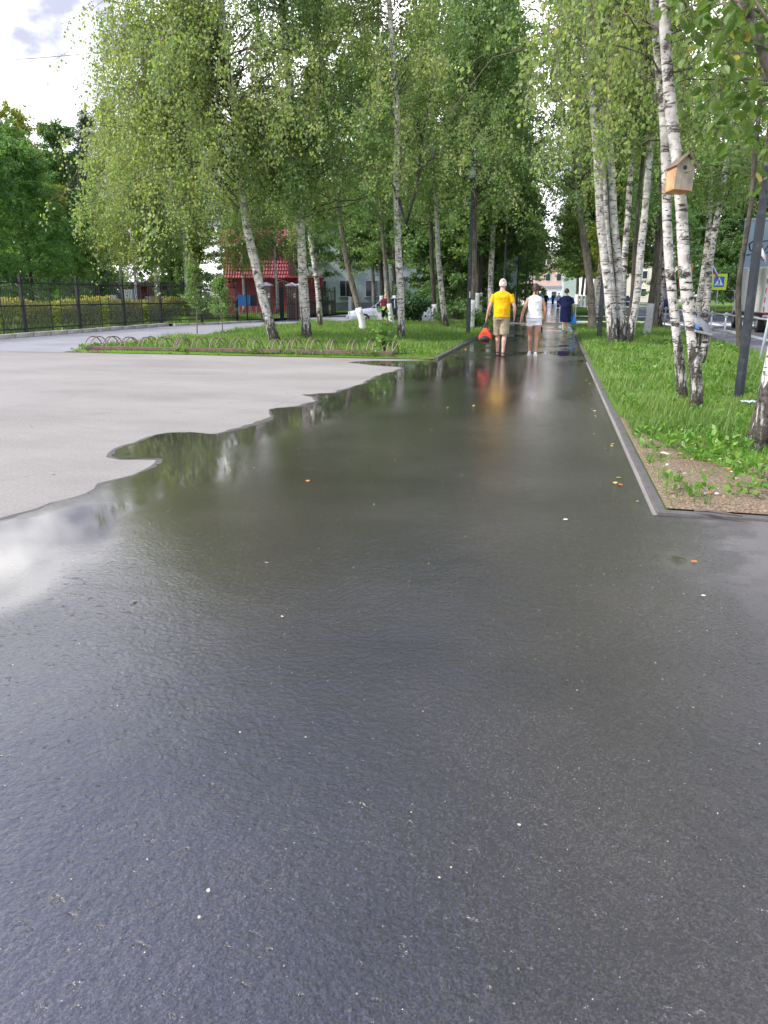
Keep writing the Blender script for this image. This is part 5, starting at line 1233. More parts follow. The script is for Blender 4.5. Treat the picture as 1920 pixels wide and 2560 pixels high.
stl = thing('white_stand', 'pale upright board beside the far path near the end', 'notice stand', (2.3, 150, 0)); MB().box((0, 0, 2.9), (2.8, .6, 5.2), bev=.05).obj('board', M['whitewall'], stl); MB().box((0, -.32, 3.2), (2.2, .04, 3.6)).obj('face', simple('pale_green_face', (.45, .55, .5), .4), stl); MB().box((0, 0, .2), (1.2, .5, .4)).obj('foot', M['greybase'], stl)
# power lines
for i, (a, b, lab) in enumerate([((-60, 122, 40), (260, 108, 40), 'upper overhead wire crossing the clouds'), ((20, 280, 60), (240, 330, 60), 'middle overhead wire left of the birches'), ((0, 285, 62), (75, 312, 62), 'short lower overhead wire by the yellowing tree'), ((60, 330, 60), (260, 372, 60), 'lowest overhead wire left of the conifer')]):
    A_ = at(a[0]-500, a[1]+(a[1]-b[1])*500/(b[0]-a[0]), a[2]); B_ = at(b[0]+260, b[1]+(b[1]-a[1])*260/(b[0]-a[0]), b[2])
    pts = [A_.lerp(B_, k_/14)-Vector((0, 0, .6*math.sin(math.pi*k_/14))) for k_ in range(15)]
    o_ = MB().tube(pts, .018 if i else .014, 5).obj('overhead_wire', M['black']); tag(o_, lab, 'wire')

# ------------------------------------------------------------------ nesting box on the twin birch
def woodmat(name, a, b, sc=(2, 2, 14)):
    m, t, o = mat_new(name); tcn = node(t, 'ShaderNodeTexCoord')
    mpn = node(t, 'ShaderNodeMapping', {'Vector': tcn.outputs['Object'], 'Scale': (30, 30, 3)})
    nz = node(t, 'ShaderNodeTexNoise', {'Vector': mpn.outputs[0], 'Scale': 1.3, 'Detail': 7.0, 'Distortion': .6})
    nz2 = node(t, 'ShaderNodeTexNoise', {'Vector': tcn.outputs['Object'], 'Scale': 7.0, 'Detail': 5.0})
    mxn = node(t, 'ShaderNodeMath', {0: nz.outputs[0], 1: nz2.outputs[0]}, operation='ADD'); hf = node(t, 'ShaderNodeMath', {0: mxn.outputs[0], 1: .5}, operation='MULTIPLY')
    c = ramp(t, hf.outputs[0], [(.36, a), (.62, b)])
    p = node(t, 'ShaderNodeBsdfPrincipled', {'Base Color': c, 'Roughness': .75, 'Specular IOR Level': .25}); t.links.new(p.outputs[0], o.inputs[0]); return m
M['ply'] = woodmat('orange_plywood', (.36, .17, .075), (.60, .34, .17)); M['plygrey'] = woodmat('shaded_plywood', (.27, .235, .18), (.44, .38, .29)); M['roofply'] = woodmat('dark_plywood', (.13, .10, .07), (.24, .19, .14))  # grey front against orange sides: difference in lighting put into the plywood colour
c0 = at(1700, 440, 9.45)
bh = thing('nesting_box', 'plywood nesting box with gabled roof tied to the twin birch', 'nesting box', c0, R_(26)); bh.rotation_euler = (R_(-4), R_(5), R_(19)); bh.scale = (.88, .88, .92)
w, d_, hs, hg = .25, .27, .17, .17   # half sizes below
W2 = .118; D2 = .125; Hb = -.165; He = .075; Hp = .20
def hexbox(P, th): pass
MB().add([(-W2, -D2, Hb), (W2, -D2, Hb), (W2, -D2, He), (0, -D2, Hp), (-W2, -D2, He)]+[(x, -D2+.012, z) for x, z in ((-W2, Hb), (W2, Hb), (W2, He), (0, Hp), (-W2, He))], [(0, 1, 2, 3, 4), (9, 8, 7, 6, 5)]+[(i, i+5, (i+1) % 5+5, (i+1) % 5) for i in range(5)]).obj('front', M['plygrey'], bh)
MB().add([(x, D2, z) for x, z in ((-W2, Hb), (W2, Hb), (W2, He), (0, Hp), (-W2, He))]+[(x, D2-.012, z) for x, z in ((-W2, Hb), (W2, Hb), (W2, He), (0, Hp), (-W2, He))], [(4, 3, 2, 1, 0), (5, 6, 7, 8, 9)]).obj('back', M['ply'], bh)
for sx in (-1, 1): MB().box((sx*(W2-.004), 0, (Hb+He)/2), (.012, D2*2-.026, He-Hb)).obj('side', M['ply'], bh)
MB().box((0, .006, Hb-.006), (W2*2-.004, D2*2+.02, .012)).obj('floor', M['ply'], bh)
sl = math.atan2(Hp-He, W2)
for sx in (-1, 1):
    L2 = .215
    MB().box((sx*(L2/2-.012)*math.cos(sl), -.012, Hp+.014-(L2/2-.02)*math.sin(sl)), (L2, D2*2+.085, .012), ry=sx*sl).obj('roof_board', M['roofply'], bh)
mb = MB(); mb.tube([(-.012, -D2-.001, .065), (-.012, -D2-.004, .065)], .025, 18); mb.obj('entrance_hole', M['signblack'], bh)
MB().tube([(.0, -D2, .012), (.03, -D2-.10, .018)], .0075, 8).obj('perch', M['roofply'], bh, True)
for a in (-.05, .0, .03, .06): MB().tube([(a-.05, .02, Hp-.02-abs(a-.0)*.5), (-.08+a*.4, .10, Hp+.10)], .0022, 4).obj('string', simple('twine', (.55, .5, .4), .8), bh)
for a in (-.08, .0, .09): MB().tube([(a, -D2-.003, Hb+.012), (a, -D2, Hb+.012)], .003, 6).obj('nail', M['black'], bh)

# grey folded rag / sheet cap over the sawn stub
M['rag'] = simple('grey_rag', (.23, .235, .25), .7, .15, 14, bump=.5, bscale=30); M['ragblue'] = simple('blue_print', (.05, .2, .55), .7, .1, 9)
c1 = at(1752, 806, 9.66); rag = thing('rag', 'folded grey rag with a blue patch draped over the sawn birch stub', 'rag', c1)
mb = MB(); V = []; F = []
prof = [(-.10, .09), (-.05, .075), (.0, .05), (.05, .015), (.095, -.03), (.12, -.075)]
for j, y in enumerate((-.10, -.055, 0, .05, .09)):
    for i, (x, z) in enumerate(prof):
        dz = -abs(y)*.95-(.03 if j in (0, 4) else 0)*(i % 2)
        V.append((x*(1-.1*abs(j-2)), y, z+dz+rl.uniform(-.007, .007)))
for j in range(4):
    for i in range(5): a = j*6+i; F.append((a, a+1, a+7, a+6))
ob_ = mb.add(V, F).obj('cloth', M['rag'], rag, True); md = ob_.modifiers.new('s', 'SOLIDIFY'); md.thickness = .008
MB().add([(-.075, -.110, -.055), (-.03, -.110, -.075), (-.035, -.082, -.02), (-.07, -.078, .0)], [(0, 1, 2, 3)]).obj('blue_patch', M['ragblue'], rag)
MB().box((.03, -.03, -.115), (.2, .15, .03), ry=R_(14), bev=.01).obj('fold', M['rag'], rag)

# ------------------------------------------------------------------ fallen leaves, litter
lm = [leafmat('fallen_%d' % i, [(.2, c), (.8, c)], trans=.1) for i, c in enumerate([(.50, .42, .12), (.42, .16, .06), (.62, .58, .42), (.55, .28, .06)])]
lme = [heart(7).mesh('fallen_leaf', mm_) for mm_ in lm]
def fallen(x, y, z, k_, s, label=None, group=None):
    o_ = mo('fallen_leaf', lme[k_], None, (x, y, z), (R_(rl.uniform(-14, 14)), R_(rl.uniform(-14, 14)), rl.uniform(0, 6.28)), s)
    return tag(o_, label, 'leaf', group)
for (px_, py_, k_, s, lab) in [(330, 1503, 0, .022, 'pale yellow leaf on the wet asphalt near the left'), (1727, 1402, 1, .035, 'reddish leaf on the drying asphalt below the kerb corner'), (661, 1406, 2, .022, 'whitish leaf left of centre on the wet asphalt'), (707, 1540, 2, .015, 'small whitish flake below the centre left'), (1408, 1298, 2, .03, 'pale wet leaf on the path before the kerb corner'), (1765, 1490, 2, .022, 'pale flake beside the puddle streak on the right'), (652, 1046, 1, .05, 'brown-red leaf on the dry pavement by the puddle edge'), (80, 1066, 1, .045, 'dark red leaf on the dry pavement at the left'), (130, 1182, 2, .04, 'white scrap on the dry pavement at the left'), (518, 2232, 2, .011, 'tiny cream seed on the wet asphalt, lower left'), (500, 2290, 2, .009, 'tiny cream seed close to the bottom left'), (1293, 2063, 2, .012, 'pale seed husk low on the wet asphalt at the right'), (985, 1150, 0, .022, 'yellow leaf on the far wet asphalt in the middle')]:
    p = G(px_, py_, .012); fallen(p.x, p.y, .014, k_, s, lab)
for i in range(70):
    x = rl.uniform(.95, 3.4); y = 5.45+rl.random()**1.3*7; fallen(x, y, lawn_z(x, y)+.03, rl.choice([0, 1, 1, 2, 3, 3]), rl.uniform(.03, .07), 'fallen leaf lying on the earth and grass beside the kerb corner', 'fallen leaves on the right verge')
for i in range(26):
    x = rl.uniform(-2.55, -2.0)if i % 2 else rl.uniform(-4.2, -2.7); y = rl.uniform(17.3, 22); fallen(x, y, .02 if x > -2.6 else (lawn_z(x, y)+.05), rl.choice([0, 2, 3]), rl.uniform(.03, .06), 'fallen leaf beside the left kerb near the bicycle rack', 'fallen leaves by the left kerb')
st_me = [MB().ell((0, 0, 0), (1, .8, .55), 7, 5).mesh('pebble', simple('pebble_%d' % i, c, .8)) for i, c in enumerate([(.6, .58, .54), (.3, .27, .23), (.42, .22, .14)])]
p0 = thing('x', 'x', 'x'); bpy.data.objects.remove(p0)
for i in range(60):
    x = .95+rl.random()**1.4*2.4; y = 5.4+rl.random()**1.5*2.6; s = rl.uniform(.006, .022)
    tag(mo('pebble', st_me[rl.choice([0, 1, 1, 2])], None, (x, y, lawn_z(x, y)+.022), (0, 0, rl.uniform(0, 6)), (s, s, s)), 'small pebble or chip on the bare earth behind the kerb corner', 'pebble', 'pebbles on the bare earth')
p = G(1872, 1012, .05); o_ = MB(); 
V = []; F = []
for j in range(6):
    for i in range(8): V.append((i*.03-.1, j*.025-.06, .03*noise.noise(Vector((i*.9, j*.9, 2)))+.035))
for j in range(5):
    for i in range(7): a = j*8+i; F.append((a, a+1, a+9, a+8))
o_ = MB().add(V, F).obj('plastic_bag', simple('clear_plastic', (.6, .66, .68), .2, .1, 10, spec=.8), None, True, (p.x, p.y, .06)); tag(o_, 'crumpled clear plastic bag in the grass right of the thick lamp post', 'litter')
md = o_.modifiers.new('s', 'SOLIDIFY'); md.thickness = .003
p = G(1790, 1286, .04); o_ = MB().tube([(-.13, .03, .02), (-.05, .01, .03), (.06, -.02, .025), (.15, -.05, .02)], [.006, .009, .008, .004], 6).obj('stick', M['twig'], None, True, (p.x, p.y, .03)); tag(o_, 'dark stick lying along the low kerb at the right', 'stick')

# small seeds, scraps and grit strewn over the wet asphalt: too many to count
rgG = np.random.default_rng(91); nG = 2600
gx_ = rgG.uniform(-3.2, 2.2, nG); gy_ = .9+rgG.random(nG)**1.5*9
kG = inpoly([(-3.0, -1), (2.4, -1), (2.4, 5.0), (.70, 5.1), (.70, 12), (-2.9, 12), (-3.1, 6)], gx_, gy_); gx_, gy_ = gx_[kG], gy_[kG]; nG = len(gx_)
aG = rgG.random(nG)*6.28
VG, FG = leaf_arrays(rgG, np.stack([gx_, gy_, np.full(nG, .0085)], -1), np.stack([np.cos(aG), np.sin(aG), rgG.uniform(0, .25, nG)], -1), .0022+.007*rgG.random(nG)**3, .38, .5)
VG[:, 2] = np.clip(VG[:, 2], .0075, .013)
gm = leafmat('grit', [(.1, (.10, .075, .05)), (.4, (.30, .25, .16)), (.7, (.55, .50, .36))], trans=.05, nscale=9)
tag(mo('grit', mesh_np('grit', VG, FG, gm, np.repeat(rgG.random(nG), 4))), 'tiny birch seeds and grit strewn over the wet asphalt', 'grit', None, 'stuff')
for i in range(34):
    x = .64-abs(rl.gauss(0, .10)) if i % 3 else rl.uniform(-2.5, .6); y = 5.3+rl.random()*9
    fallen(x, y, .013, rl.choice([0, 1, 2, 3]), rl.uniform(.018, .045), 'small fallen leaf stuck to the wet asphalt by the right kerb', 'fallen leaves along the right kerb')
# ------------------------------------------------------------------ people
M['skin'] = simple('skin', (.56, .33, .25), .55, .08, 8, spec=.3); M['skin_tan'] = simple('tanned_skin', (.46, .25, .17), .55, .08, 8, spec=.3)
def cloth(name, c, v=.12): return simple(name, c, .9, v, 9, bump=.5, bscale=25, spec=.15)
def remesh(o, vox, sm=6):
    md = o.modifiers.new('remesh', 'REMESH'); md.mode = 'VOXEL'; md.voxel_size = vox; md.use_smooth_shade = True
    s = o.modifiers.new('smooth', 'SMOOTH'); s.iterations = sm; s.factor = .5
    return o
def person(label, loc, rz=0, h=1.75, skin='skin', sh=.20, hipw=.155, belly=.11, legs=None, arms=None, clothes=None, hair=None, shoes=None, head_tilt=0, bend=0, wide=1.0, vox=.011):
    root = thing('person', label, 'person', loc, rz); k = h/1.75
    legs = legs or (((-.085, .0, .0), .0), ((.085, .0, .0), .0))
    S = lambda *p: Vector(p)*k
    hipz, shz, neckz = .93, 1.44, 1.50
    def bd(v):   # forward bend of everything above the hip
        v = Vector(v)
        if bend and v.z > hipz:
            c_ = Vector((0, 0, hipz)); q = v-c_; q = Matrix.Rotation(-bend, 3, 'X') @ q; return c_+q
        return v
    mb = MB()
    # torso
    T = [((0, 0, .86), (hipw, .105)), ((0, 0, .96), (hipw*1.03, .12)), ((0, .005, 1.08), (hipw*.93*wide, belly)), ((0, .0, 1.24), (hipw*.98*wide, .115)), ((0, -.01, 1.36), (sh*.86, .11)), ((0, -.01, 1.43), (sh*.80, .085)), ((0, -.005, 1.48), (.075, .065)), ((0, .01, 1.56), (.052, .056))]
    mb.tube([bd(p)*k for p, r in T], [(r[0]*k, r[1]*k) for p, r in T], 16)
    # head
    hc = bd((0, .025, 1.645)); Mh = Matrix.Rotation(-bend+head_tilt, 3, 'X')
    mb.ell(hc*k, (.078*k, .096*k, .116*k), 16, 12, Mh)
    mb.ell((hc+Mh @ Vector((0, .045, -.06)))*k, (.05*k, .05*k, .05*k), 10, 8, Mh)      # jaw
    mb.ell((hc+Mh @ Vector((0, .098, -.015)))*k, (.013*k, .02*k, .024*k), 8, 6, Mh)    # nose
    for sx in (-1, 1): mb.ell((hc+Mh @ Vector((sx*.078, .0, -.015)))*k, (.012*k, .02*k, .032*k), 8, 6, Mh)
    # legs: hip, knee, ankle
    A = []
    for sx, (foot, lift) in zip((-1, 1), legs):
        fx, fy, fz = foot; hip = Vector((sx*.085, 0, .90)); ank = Vector((fx, fy, .085+fz)); knee = hip.lerp(ank, .5)+Vector((sx*.004, .035+abs(fy)*.12, 0))
        mid1 = hip.lerp(knee, .5)+Vector((sx*.012, -.012, 0)); calf = knee.lerp(ank, .3)+Vector((0, -.022, 0)); low = knee.lerp(ank, .72)
        P = [hip+Vector((0, 0, .03)), mid1, knee+Vector((0, 0, .04)), knee-Vector((0, 0, .03)), calf, low, ank]
        mb.tube([p*k for p in P], [r*k for r in (.088, .078, .058, .052, .056, .040, .034)], 12)
        pitch = lift
        Mf = Matrix.Rotation(-pitch, 3, 'X')
        F_ = [(0, -.05, -.045), (0, .0, -.035), (0, .06, -.05), (0, .13, -.062), (0, .165, -.066)]
        mb.tube([(ank+Mf @ Vector(p))*k for p in F_], [(a*k, b*k) for a, b in ((.028, .028), (.036, .040), (.040, .03), (.042, .02), (.028, .012))], 10)
        A.append((ank, Mf, hip, knee, P))
    # arms
    arms = arms or (((-.27, -.02, 1.14), (-.29, .02, .88)), ((.27, -.02, 1.14), (.29, .02, .88)))
    AR = []
    for sx, (el, wr) in zip((-1, 1), arms):
        s0 = bd((sx*(sh-.025), -.01, 1.405)); el = bd(el) if el[2] > hipz else Vector(el); wr = bd(wr) if wr[2] > hipz else Vector(wr)
        P = [s0, s0.lerp(el, .25), s0.lerp(el, .7), el, el.lerp(wr, .25), el.lerp(wr, .7), wr]
        mb.tube([p*k for p in P], [r*k for r in (.056, .052, .044, .038, .041, .031, .025)], 10)
        d = (wr-el).normalized(); nrm_ = Vector((sx, 0, 0)); nrm_ = (nrm_-d*nrm_.dot(d)).normalized(); fwd = d.cross(nrm_)*(-sx)
        if fwd.y < 0: fwd = -fwd
        palm = wr+d*.05
        mb.tube([wr*k, (wr+d*.035)*k, (wr+d*.085)*k], [(a*k, b*k) for a, b in ((.024, .02), (.018, .036), (.016, .040))], 8)
        for j in range(4):
            o0 = wr+d*.08+fwd*(.030-.020*j); ln = (.066, .075, .070, .055)[j]
            mb.tube([o0*k, (o0+d*ln*.5-nrm_*.006)*k, (o0+d*ln-nrm_*.022)*k], [.0095*k, .009*k, .0075*k], 6)
        t0 = wr+d*.03+fwd*.032; mb.tube([t0*k, (t0+d*.03+fwd*.02)*k, (t0+d*.058+fwd*.022-nrm_*.008)*k], [.012*k, .011*k, .008*k], 6)
        AR.append((s0, el, wr, d))
    body = remesh(mb.obj('body', M[skin], root), vox*k, 3)
    for sx in (-1, 1): MB().ell((hc+Mh @ Vector((sx*.03, .088, .012)))*k, (.010*k, .006*k, .007*k), 8, 6).obj('eye', M['white'], root)
    MB().ell((hc+Mh @ Vector((0, .092, -.062)))*k, (.022*k, .006*k, .006*k), 8, 6).obj('mouth', simple('lips', (.4, .15, .13), .5), root)
    info = dict(root=root, k=k, hc=hc, Mh=Mh, legs=A, arms=AR, bd=bd, T=T)
    for c in (clothes or []): c(info)
    if hair: hair(info)
    if shoes: shoes(info)
    return info
def top_(name, mat, hem=.86, grow=.016, sleeve=.55, neck=1.485, flare=0, wave=True, arm=.010, straps=False):
    def f(I):
        k = I['k']; mb = MB(); P = []; Rr = []
        for p, r in I['T']:
            z = p[2]
            if z < max(hem, .84)-.02 or z > neck+.001: continue
            fl = flare*max(0, (1.12-z)/.3)
            P.append(I['bd'](p)*k); Rr.append(((r[0]+grow+fl)*k, (r[1]+grow+fl)*k))
        q = I['bd']((0, 0, hem)); P.insert(0, q*k); Rr.insert(0, ((.165+grow+flare)*k, (.122+grow+flare)*k))
        mb.tube(P, Rr, 20)
        if sleeve:
            for s0, el, wr, d in I['arms']:
                if sleeve <= 1: e_ = s0.lerp(el, sleeve)
                else: e_ = el.lerp(wr, sleeve-1)
                a_ = [s0+Vector((0, 0, .0)), s0.lerp(el, min(sleeve, 1)*.5)]+([el] if sleeve > 1 else [])+[e_]
                mb.tube([p*k for p in a_], [(.060+arm)*k, (.056+arm)*k]+([(.046+arm)*k] if sleeve > 1 else [])+[(.050+arm)*k], 12)
        o = remesh(mb.obj(name, mat, I['root']), .011*k, 4)
        dm = o.modifiers.new('folds', 'DISPLACE'); tx = bpy.data.textures.new('folds', 'CLOUDS'); tx.noise_scale = .11; tx.noise_depth = 2; dm.texture = tx; dm.strength = .028; dm.mid_level = .5
    return f
def shorts(name, mat, knee=.75, grow=.022, top=.99, skirt=False, rr=.10):
    def f(I):
        k = I['k']; mb = MB()
        mb.tube([Vector((0, 0, z))*k for z in (.84, .92, top)], [((.152+grow)*k, (.112+grow)*k), ((.160+grow)*k, (.124+grow)*k), ((.152+grow*.6)*k, (.115+grow*.4)*k)], 16)
        for ank, Mf, hip, kn, P in I['legs']:
            e_ = hip.lerp(kn, knee) if knee <= 1 else kn.lerp(ank, knee-1)
            a_ = [hip+Vector((0, 0, .02)), hip.lerp(e_, .5), e_]
            mb.tube([p*k for p in a_], [(.094+grow)*k, (.084+grow)*k, (rr-.02+grow)*k], 12)
        o = remesh(mb.obj(name, mat, I['root']), .011*k, 4)
        dm = o.modifiers.new('folds', 'DISPLACE'); tx = bpy.data.textures.new('folds', 'CLOUDS'); tx.noise_scale = .09; dm.texture = tx; dm.strength = .022; dm.mid_level = .5
    return f
def skirt(name, mat, z0=.45, w=.20, top=1.0):
    def f(I):
        k = I['k']; mb = MB()
        mb.tube([Vector((0, 0, z))*k for z in (z0, .6, .8, .92, top)], [(w*k, .15*k), ((w+.005)*k, .155*k), (.205*k, .165*k), (.20*k, .16*k), (.185*k, .15*k)], 20)
        o = remesh(mb.obj(name, mat, I['root']), .012*k, 3)
        dm = o.modifiers.new('folds', 'DISPLACE'); tx = bpy.data.textures.new('folds', 'CLOUDS'); tx.noise_scale = .10; dm.texture = tx; dm.strength = .03; dm.mid_level = .5
    return f
def hair_cap(mat, grow=.012, bun=None, bald=None, low=-.05, name='hair', back=.02):
    def f(I):
        k = I['k']; hc, Mh = I['hc'], I['Mh']; mb = MB(); n, m_ = 18, 10; V = []; F = []
        for i in range(m_+1):
            th = math.pi*.60*i/m_
            for j in range(n):
                a = 2*math.pi*j/n; fr = max(0, math.sin(a)); th2 = th*(1-.40*fr)
                p = Vector((math.sin(th2)*math.cos(a)*(.078+grow), math.sin(th2)*math.sin(a)*(.096+grow)-.006, math.cos(th2)*(.116+grow)))
                V.append((hc+Mh @ p)*k)
        for i in range(m_):
            for j in range(n):
                q = (j+1) % n; F.append((i*n+j, i*n+n+j, i*n+n+q, i*n+q))
        mb.add(V, F); o = mb.obj(name, mat, I['root'], True)
        if bun:
            for (p, r) in bun: MB().ell((hc+Mh @ Vector(p))*k, [x*k for x in r], 12, 8).obj('hair_knot', mat, I['root'], True)
        if bald: MB().ell((hc+Mh @ Vector((0, -.055, .070)))*k, (.046*k, .052*k, .050*k), 12, 8).obj('bald_patch', M['skin'], I['root'], True)
    return f
def shoe(mat, sole, kind='shoe'):
    def f(I):
        k = I['k']
        for ank, Mf, hip, kn, P in I['legs']:
            def q(v): return (ank+Mf @ Vector(v))*k
            if kind == 'shoe':
                mb = MB(); mb.tube([q(p) for p in ((0, -.068, -.038), (0, -.03, -.03), (0, .03, -.042), (0, .11, -.056), (0, .172, -.062))], [(a*k, b*k) for a, b in ((.030, .034), (.043, .044), (.046, .036), (.047, .026), (.030, .016))], 12)
                mb.obj('shoe', mat, I['root'], True)
            else:
                for y, r in ((.02, .050), (.10, .044)): MB().tube([q((.05*math.cos(a), y, -.05+r*math.sin(a))) for a in [math.pi*i/8 for i in range(9)]], .011*k, 6).obj('sandal_strap', mat, I['root'], True)
                MB().tube([q((.045*math.cos(a), -.02+.045*-math.sin(a), -.005)) for a in [math.pi*i/8 for i in range(9)]], .011*k, 6).obj('sandal_strap', mat, I['root'], True)
            mb = MB(); V = []; out_ = [(-.038, -.075), (.038, -.075), (.05, .02), (.054, .11), (.03, .185), (-.03, .185), (-.054, .11), (-.05, .02)]
            V = [q((x, y, -.085)) for x, y in out_]+[q((x, y, -.068)) for x, y in out_]
            mb.add(V, [tuple(reversed(range(8))), tuple(range(8, 16))]+[(i, (i+1) % 8, (i+1) % 8+8, i+8) for i in range(8)]).obj('sole', sole, I['root'])
    return f
c_y = cloth('yellow_shirt_cloth', (.80, .43, .01)); c_k = cloth('khaki_cloth', (.30, .26, .17), .2); c_w = cloth('white_cloth', (.80, .80, .83), .05); c_n = cloth('navy_cloth', (.012, .018, .06)); c_b = cloth('black_cloth', (.012, .012, .014)); c_m = cloth('maroon_cloth', (.10, .012, .03))
h_w = simple('white_hair', (.66, .63, .62), .8, .15, 40); h_b = simple('brown_hair', (.045, .02, .016), .6, .25, 40); h_r = simple('dark_red_hair', (.03, .012, .012), .6, .25, 40)
bl = simple('black_rubber', (.015, .015, .016), .6); wh = simple('white_canvas', (.75, .73, .68), .7); bg_ = simple('beige_sandal', (.5, .4, .32), .6)

pm = G(1250, 891); 
man = person('man in yellow T-shirt and khaki shorts carrying a red bag, seen from behind', (pm.x, pm.y, .006), R_(-3), 1.77, 'skin', .215, .165, .145, wide=1.12,
    legs=(((-.085, .16, .0), 0), ((.075, -.10, .0), .05)), arms=(((-.285, -.04, 1.13), (-.355, .06, .885)), ((.30, -.03, 1.13), (.285, .08, .90))),
    clothes=[shorts('shorts', c_k, .98, .024, 1.0, rr=.105), top_('t_shirt', c_y, .90, .020, .62, flare=.012, arm=.006)], hair=hair_cap(h_w, .010, bald=True), shoes=shoe(bl, bl, 'sandal'))
pw = G(1331, 889)
woman = person('woman in white sleeveless top and white shorts with dark tied hair', (pw.x, pw.y, .006), R_(2), 1.66, 'skin_tan', .185, .165, .115, wide=.98,
    legs=(((-.075, .14, .0), 0), ((.07, -.10, .0), .04)), arms=(((-.275, -.07, 1.13), (-.33, -.05, .90)), ((.262, -.02, 1.12), (.262, .08, .90))),
    clothes=[shorts('shorts', c_w, .36, .020, .99, rr=.118), top_('sleeveless_top', c_w, .93, .022, 0, flare=.03)], hair=hair_cap(h_b, .018, bun=[((0, -.10, -.03), (.036, .03, .035)), ((0, -.10, -.09), (.022, .02, .05))]), shoes=shoe(wh, wh))
pn = G(1411, 831)
navy = person('woman in a navy knee-length dress with short dark hair carrying a blue plastic bag', (pn.x, pn.y, .006), R_(4), 1.66, 'skin', .225, .185, .15, wide=1.15, bend=.04,
    legs=(((-.07, -.12, .07), -.75), ((.08, .10, 0), 0)), arms=(((-.30, .05, 1.15), (-.22, .24, 1.12)), ((.30, -.02, 1.14), (.315, .06, .90))),
    clothes=[top_('dress', c_n, .42, .034, .9, flare=.018, arm=.022)], hair=hair_cap(h_r, .025, low=0), shoes=shoe(bg_, bl))
pb = G(1352, 824)
boy = person('child in a teal cap and yellow-black T-shirt walking ahead of the woman in white', (pb.x-.02, pb.y, .006), R_(3), 1.42, 'skin_tan', .17, .14, .11,
    legs=(((-.07, .10, 0), 0), ((.07, -.10, .03), -.4)), clothes=[shorts('shorts', cloth('yellow_shorts', (.75, .55, .12)), 1.0, .03), top_('t_shirt', cloth('yellow_black_print', (.30, .24, .05), .9), .84, .025, .7)], hair=hair_cap(simple('teal_cap', (.05, .32, .38), .8), .016, name='cap'), shoes=shoe(bl, bl), vox=.013)
pz = at(962, 800, 40.6)
mar = person('bald man in maroon shirt and black shorts leaning by the open car door', (pz.x, 40.6, -.16), R_(-8), 1.70, 'skin', .23, .175, .15, wide=1.15, bend=.20, head_tilt=-.25,
    legs=(((-.10, .05, 0), 0), ((.16, -.10, 0), 0)), arms=(((-.26, .05, 1.16), (-.24, .26, .96)), ((.28, .02, 1.14), (.24, .2, .94))),
    clothes=[shorts('shorts', c_b, .95, .03, 1.0, rr=.11), top_('polo_shirt', c_m, .90, .026, .65)], shoes=shoe(bl, bl), vox=.013)
far = person('man in white shirt and dark trousers far along the path', (.24, 96, .006), 0, 1.75, 'skin', .21, .16, .12, legs=(((-.08, .1, 0), 0), ((.08, -.1, .0), 0)),
    clothes=[shorts('trousers', c_b, 1.9, .02, rr=.08), top_('shirt', c_w, .88, .03, 1.5)], hair=hair_cap(h_r, .012), shoes=shoe(bl, bl), vox=.02)
for i, (x, y, c1_, c2_, lab) in enumerate([(-1.75, 92, c_b, c_b, 'dark figure at the left edge of the far path under the trees'), (-1.2, 94, c_b, c_n, 'second dark figure beside the first under the trees'), (-.55, 128, c_n, c_b, 'tiny dark figure at the bright end of the path')]):
    person(lab, (x, y, .006), R_(180), 1.74, 'skin', .2, .16, .12, legs=(((-.08, .1, 0), 0), ((.08, -.1, .0), 0)), clothes=[shorts('trousers', c2_, 1.9, .02, rr=.08), top_('jacket', c1_, .86, .03, 1.8)], hair=hair_cap(h_b, .012), shoes=shoe(bl, bl), vox=.024)
# bag in the man's left hand
hand = Matrix.Rotation(R_(-3), 3, 'Z') @ (Vector((-.355-.03, .075, .80))*1.77/1.75)+Vector((pm.x, pm.y, 0))
bag = thing('sports_bag', 'orange-red duffel bag with black end and black handles in the man\'s hand', 'bag', (hand.x+.01, hand.y, hand.z-.36))
M['bagred'] = cloth('bag_red', (.72, .09, .045), .1)
mb = MB(); mb.tube([(0, -.17, .0), (0, -.165, 0), (0, .16, .03), (0, .2, .03)], [(.135, .12), (.15, .135), (.14, .14), (.09, .09)], 16)
ob_ = mb.obj('bag_body', M['bagred'], bag, True)
mb = MB(); mb.tube([(0, -.06, .04), (0, -.04, .12), (0, -.02, .20)], [(.13, .12), (.095, .09), (.05, .05)], 14); mb.obj('bag_top', M['bagred'], bag, True)
MB().tube([(0, -.195, -.055), (0, -.145, -.045)], [(.118, .062), (.135, .085)], 18).obj('black_end', bl, bag, True)
MB().box((0, .02, -.128), (.20, .30, .02), bev=.01).obj('black_base', bl, bag)
for sy in (-.06, .05): MB().tube([(-.05, sy, .10), (-.035, sy*.6, .22), (-.012, sy*.2, .33), (.012, sy*.2, .33), (.035, sy*.6, .22), (.05, sy, .10)], [(.016, .006)]*6, 6).obj('handle', bl, bag)
MB().box((0, 0, .27), (.07, .05, .07), bev=.015).obj('handle_wrap', bl, bag)
hand2 = Matrix.Rotation(R_(4), 3, 'Z') @ (Vector((.325, .065, .83))*1.66/1.75)+Vector((pn.x, pn.y, 0))
pbag = thing('plastic_bag', 'bright blue plastic carrier bag in the hand of the woman in navy', 'bag', (hand2.x+.02, hand2.y, hand2.z-.32))
mb = MB(); mb.tube([(0, 0, -.14), (0, 0, -.12), (.01, 0, -.02), (0, 0, .10), (0, 0, .24), (0, 0, .30)], [(.10, .05), (.13, .07), (.125, .07), (.075, .045), (.03, .02), (.012, .01)], 12)
